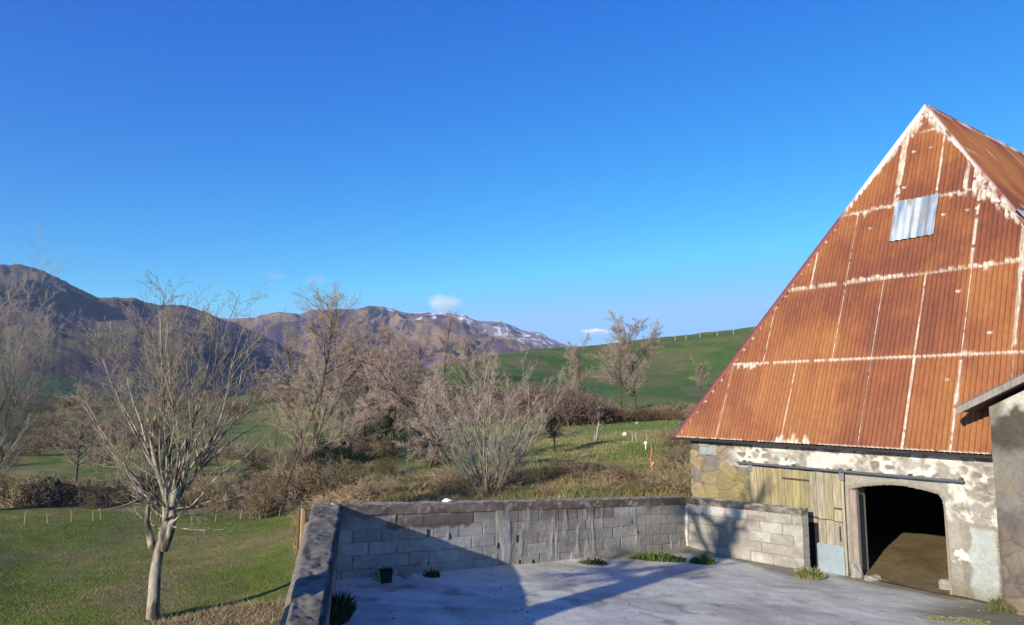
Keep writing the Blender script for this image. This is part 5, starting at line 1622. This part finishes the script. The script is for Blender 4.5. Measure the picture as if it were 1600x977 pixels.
# ------------------------------------------------------------------ fences
def fence(label, pts, h, rad, wires=(.9,), group=None, mt=None):
    root = empty('wire_fence', on(*pts[0])); tag(root, label, 'fence', group)
    tops = []
    rr_ = random.Random(len(pts) * 7 + int(pts[0][0]))
    for (px, Y) in pts:
        b = np.array(on(px, Y)); hh = h * rr_.uniform(.9, 1.1); l = (rr_.uniform(-.2, .2) * h, rr_.uniform(-.12, .12) * h)
        mbx = MB(); mbx.tube([b - ZUP * .2, b + np.array([l[0] * .5, l[1] * .5, hh * .5]), b + np.array([l[0], l[1], hh])], [rad, rad * .95, rad * .8], 7)
        keep(mbx.build('post', mt or M['post']), root); tops.append((b, l, hh))
    for wv in wires:
        mbx = MB(); mbx.tube([b + np.array([l[0] * wv, l[1] * wv, hh * wv]) for b, l, hh in tops], .004 + .00006 * pts[0][1], 4)
        keep(mbx.build('wire', M['steel']), root)
fence('row of short pale posts, left part of the field edge', [(-30, 27), (38, 27), (75, 27.5), (112, 28), (146, 28.5), (158, 29), (235, 29.5)], .44, .018, ())
fence('row of short pale posts between near tree and wall', [(300, 29.5), (336, 29.5), (375, 30), (405, 30), (436, 30.5), (470, 31)], .44, .018, ())
fence('short posts with a wire inside the paddock below the hill', [(930, 49), (960, 48.5), (989, 48), (995, 47), (1012, 47)], .62, .045)
fence('row of posts along the foot of the green hill', [(985, 82), (1020, 82), (1045, 82), (1069, 82), (1100, 84)], .85, .06)
fence('row of tall posts just below the crest of the green hill', [(1030, 205), (1055, 205), (1072, 204), (1094, 204), (1121, 203), (1146, 200), (1180, 200)], 1.5, .13, (.9, .5))
fence('sparse thin posts on the skyline of the green hill', [(1108, 247), (1134, 249), (1170, 251)], 1.3, .07, (.9,))
fence('stray pale posts at the lower edge of the paddock', [(905, 30.5), (938, 31), (985, 31)], .5, .03, (.8,))
# marker pole wrapped in faded orange tape, pale brace, white ball
b = np.array(on(1018, 34)); mk = empty('marker_pole', tuple(b)); tag(mk, 'crooked faded orange marker pole at the right side of the paddock', 'pole')
mbx = MB(); mbx.tube([b - ZUP * .1, b + np.array([.06, 0, .25]), b + np.array([-.03, 0, .6]), b + np.array([.05, 0, .95]), b + np.array([0, 0, 1.35])], [.075, .06, .04, .05, .03], 7, (.42, .13, .07)); keep(mbx.build('pole', M['paint']), mk)
mbx = MB(); mbx.tube([b + np.array([-.05, -.05, .25]), b + np.array([.10, -.05, .48])], .03, 6, (.5, .44, .33)); keep(mbx.build('brace', M['paint']), mk)
p = on(1009, 42); 
import bmesh
bm = bmesh.new(); bmesh.ops.create_uvsphere(bm, u_segments=20, v_segments=12, radius=.105)
bmesh.ops.create_cone(bm, cap_ends=True, segments=12, radius1=.03, radius2=.025, depth=.3, matrix=mathutils.Matrix.Translation((0, 0, -.25)))
me = bpy.data.meshes.new('float_ball'); bm.to_mesh(me); bm.free(); me.materials.append(M['white'])
for q in me.polygons: q.use_smooth = True
o = bpy.data.objects.new('float_ball', me); C.objects.link(o); o.location = (p[0], p[1], p[2] + .38); tag(o, 'round white ball on a short stub beside the orange marker pole', 'ball')

# ------------------------------------------------------------------ small clouds low over the mountains
def cloud(label, px, py, wpx, hpx, dens, seed, colr=(1, 1, 1)):
    D = 15000.
    c = at(px, py, D); w_ = wpx / FPX * D / 2; h_ = hpx / FPX * D / 2
    bm = bmesh.new(); bmesh.ops.create_icosphere(bm, subdivisions=3, radius=1)
    me = bpy.data.meshes.new('cloud'); bm.to_mesh(me); bm.free()
    o = bpy.data.objects.new('cloud', me); C.objects.link(o); o.location = c; o.scale = (w_ * 1.25, w_ * .8, h_ * 1.25)
    m = bpy.data.materials.new('cloud_vapour'); m.use_nodes = True; nt = m.node_tree; N = nt.nodes; L = nt.links
    for q in list(N):
        if q.type == 'BSDF_PRINCIPLED': N.remove(q)
    out = [q for q in N if q.type == 'OUTPUT_MATERIAL'][0]
    vs = N.new('ShaderNodeVolumePrincipled'); vs.inputs['Color'].default_value = (*colr, 1); vs.inputs['Anisotropy'].default_value = -.55
    tc = N.new('ShaderNodeTexCoord'); ln = N.new('ShaderNodeVectorMath'); ln.operation = 'LENGTH'
    L.new(tc.outputs['Object'], ln.inputs[0])
    ns = N.new('ShaderNodeTexNoise'); ns.inputs['Scale'].default_value = 1.6; ns.inputs['Detail'].default_value = 4
    mp = N.new('ShaderNodeMapping'); mp.inputs['Location'].default_value = (seed, seed * 2, 0); L.new(tc.outputs['Object'], mp.inputs[0]); L.new(mp.outputs[0], ns.inputs[0])
    a = N.new('ShaderNodeMath'); a.operation = 'MULTIPLY_ADD'; a.inputs[1].default_value = 1.6; L.new(ns.outputs['Fac'], a.inputs[0]); 
    s_ = N.new('ShaderNodeMath'); s_.operation = 'SUBTRACT'; s_.inputs[0].default_value = .05; L.new(ln.outputs['Value'], s_.inputs[1]); L.new(s_.outputs[0], a.inputs[2])
    mr = N.new('ShaderNodeMapRange'); mr.inputs['From Min'].default_value = .0; mr.inputs['From Max'].default_value = .6; mr.inputs['To Max'].default_value = dens
    L.new(a.outputs[0], mr.inputs[0]); L.new(mr.outputs[0], vs.inputs['Density']); L.new(vs.outputs[0], out.inputs['Volume'])
    me.materials.append(m)
    tag(o, label, 'cloud')
cloud('small white cloud just above the snowy part of the ridge', 694, 474, 54, 26, .005, 3)
cloud('faint flat wisp of cloud low above the left end of the green hill', 930, 518, 46, 9, .006, 5, (1, .93, .9))
cloud('faint pinkish wisp, left one of the two high above the mountain saddle', 430, 431, 44, 16, .0010, 7, (1, .85, .88))
cloud('faint pinkish wisp, right one of the two high above the mountain saddle', 495, 438, 50, 14, .0010, 9, (1, .85, .88))

# ------------------------------------------------------------------ haze
mb = MB(); mb.box(-9000, -900, -60, 9000, 6500, 720)
me_ = mat('haze_air'); nt = me_.node_tree
for q in list(nt.nodes):
    if q.type != 'OUTPUT_MATERIAL': nt.nodes.remove(q)
out = [q for q in nt.nodes if q.type == 'OUTPUT_MATERIAL'][0]
vp = nt.nodes.new('ShaderNodeVolumePrincipled'); vp.inputs['Color'].default_value = (.62, .76, 1.0, 1); vp.inputs['Density'].default_value = .000065; vp.inputs['Anisotropy'].default_value = .2
nt.links.new(vp.outputs[0], out.inputs['Volume'])
hz = mb.build('haze', me_); tag(hz, kind='stuff')
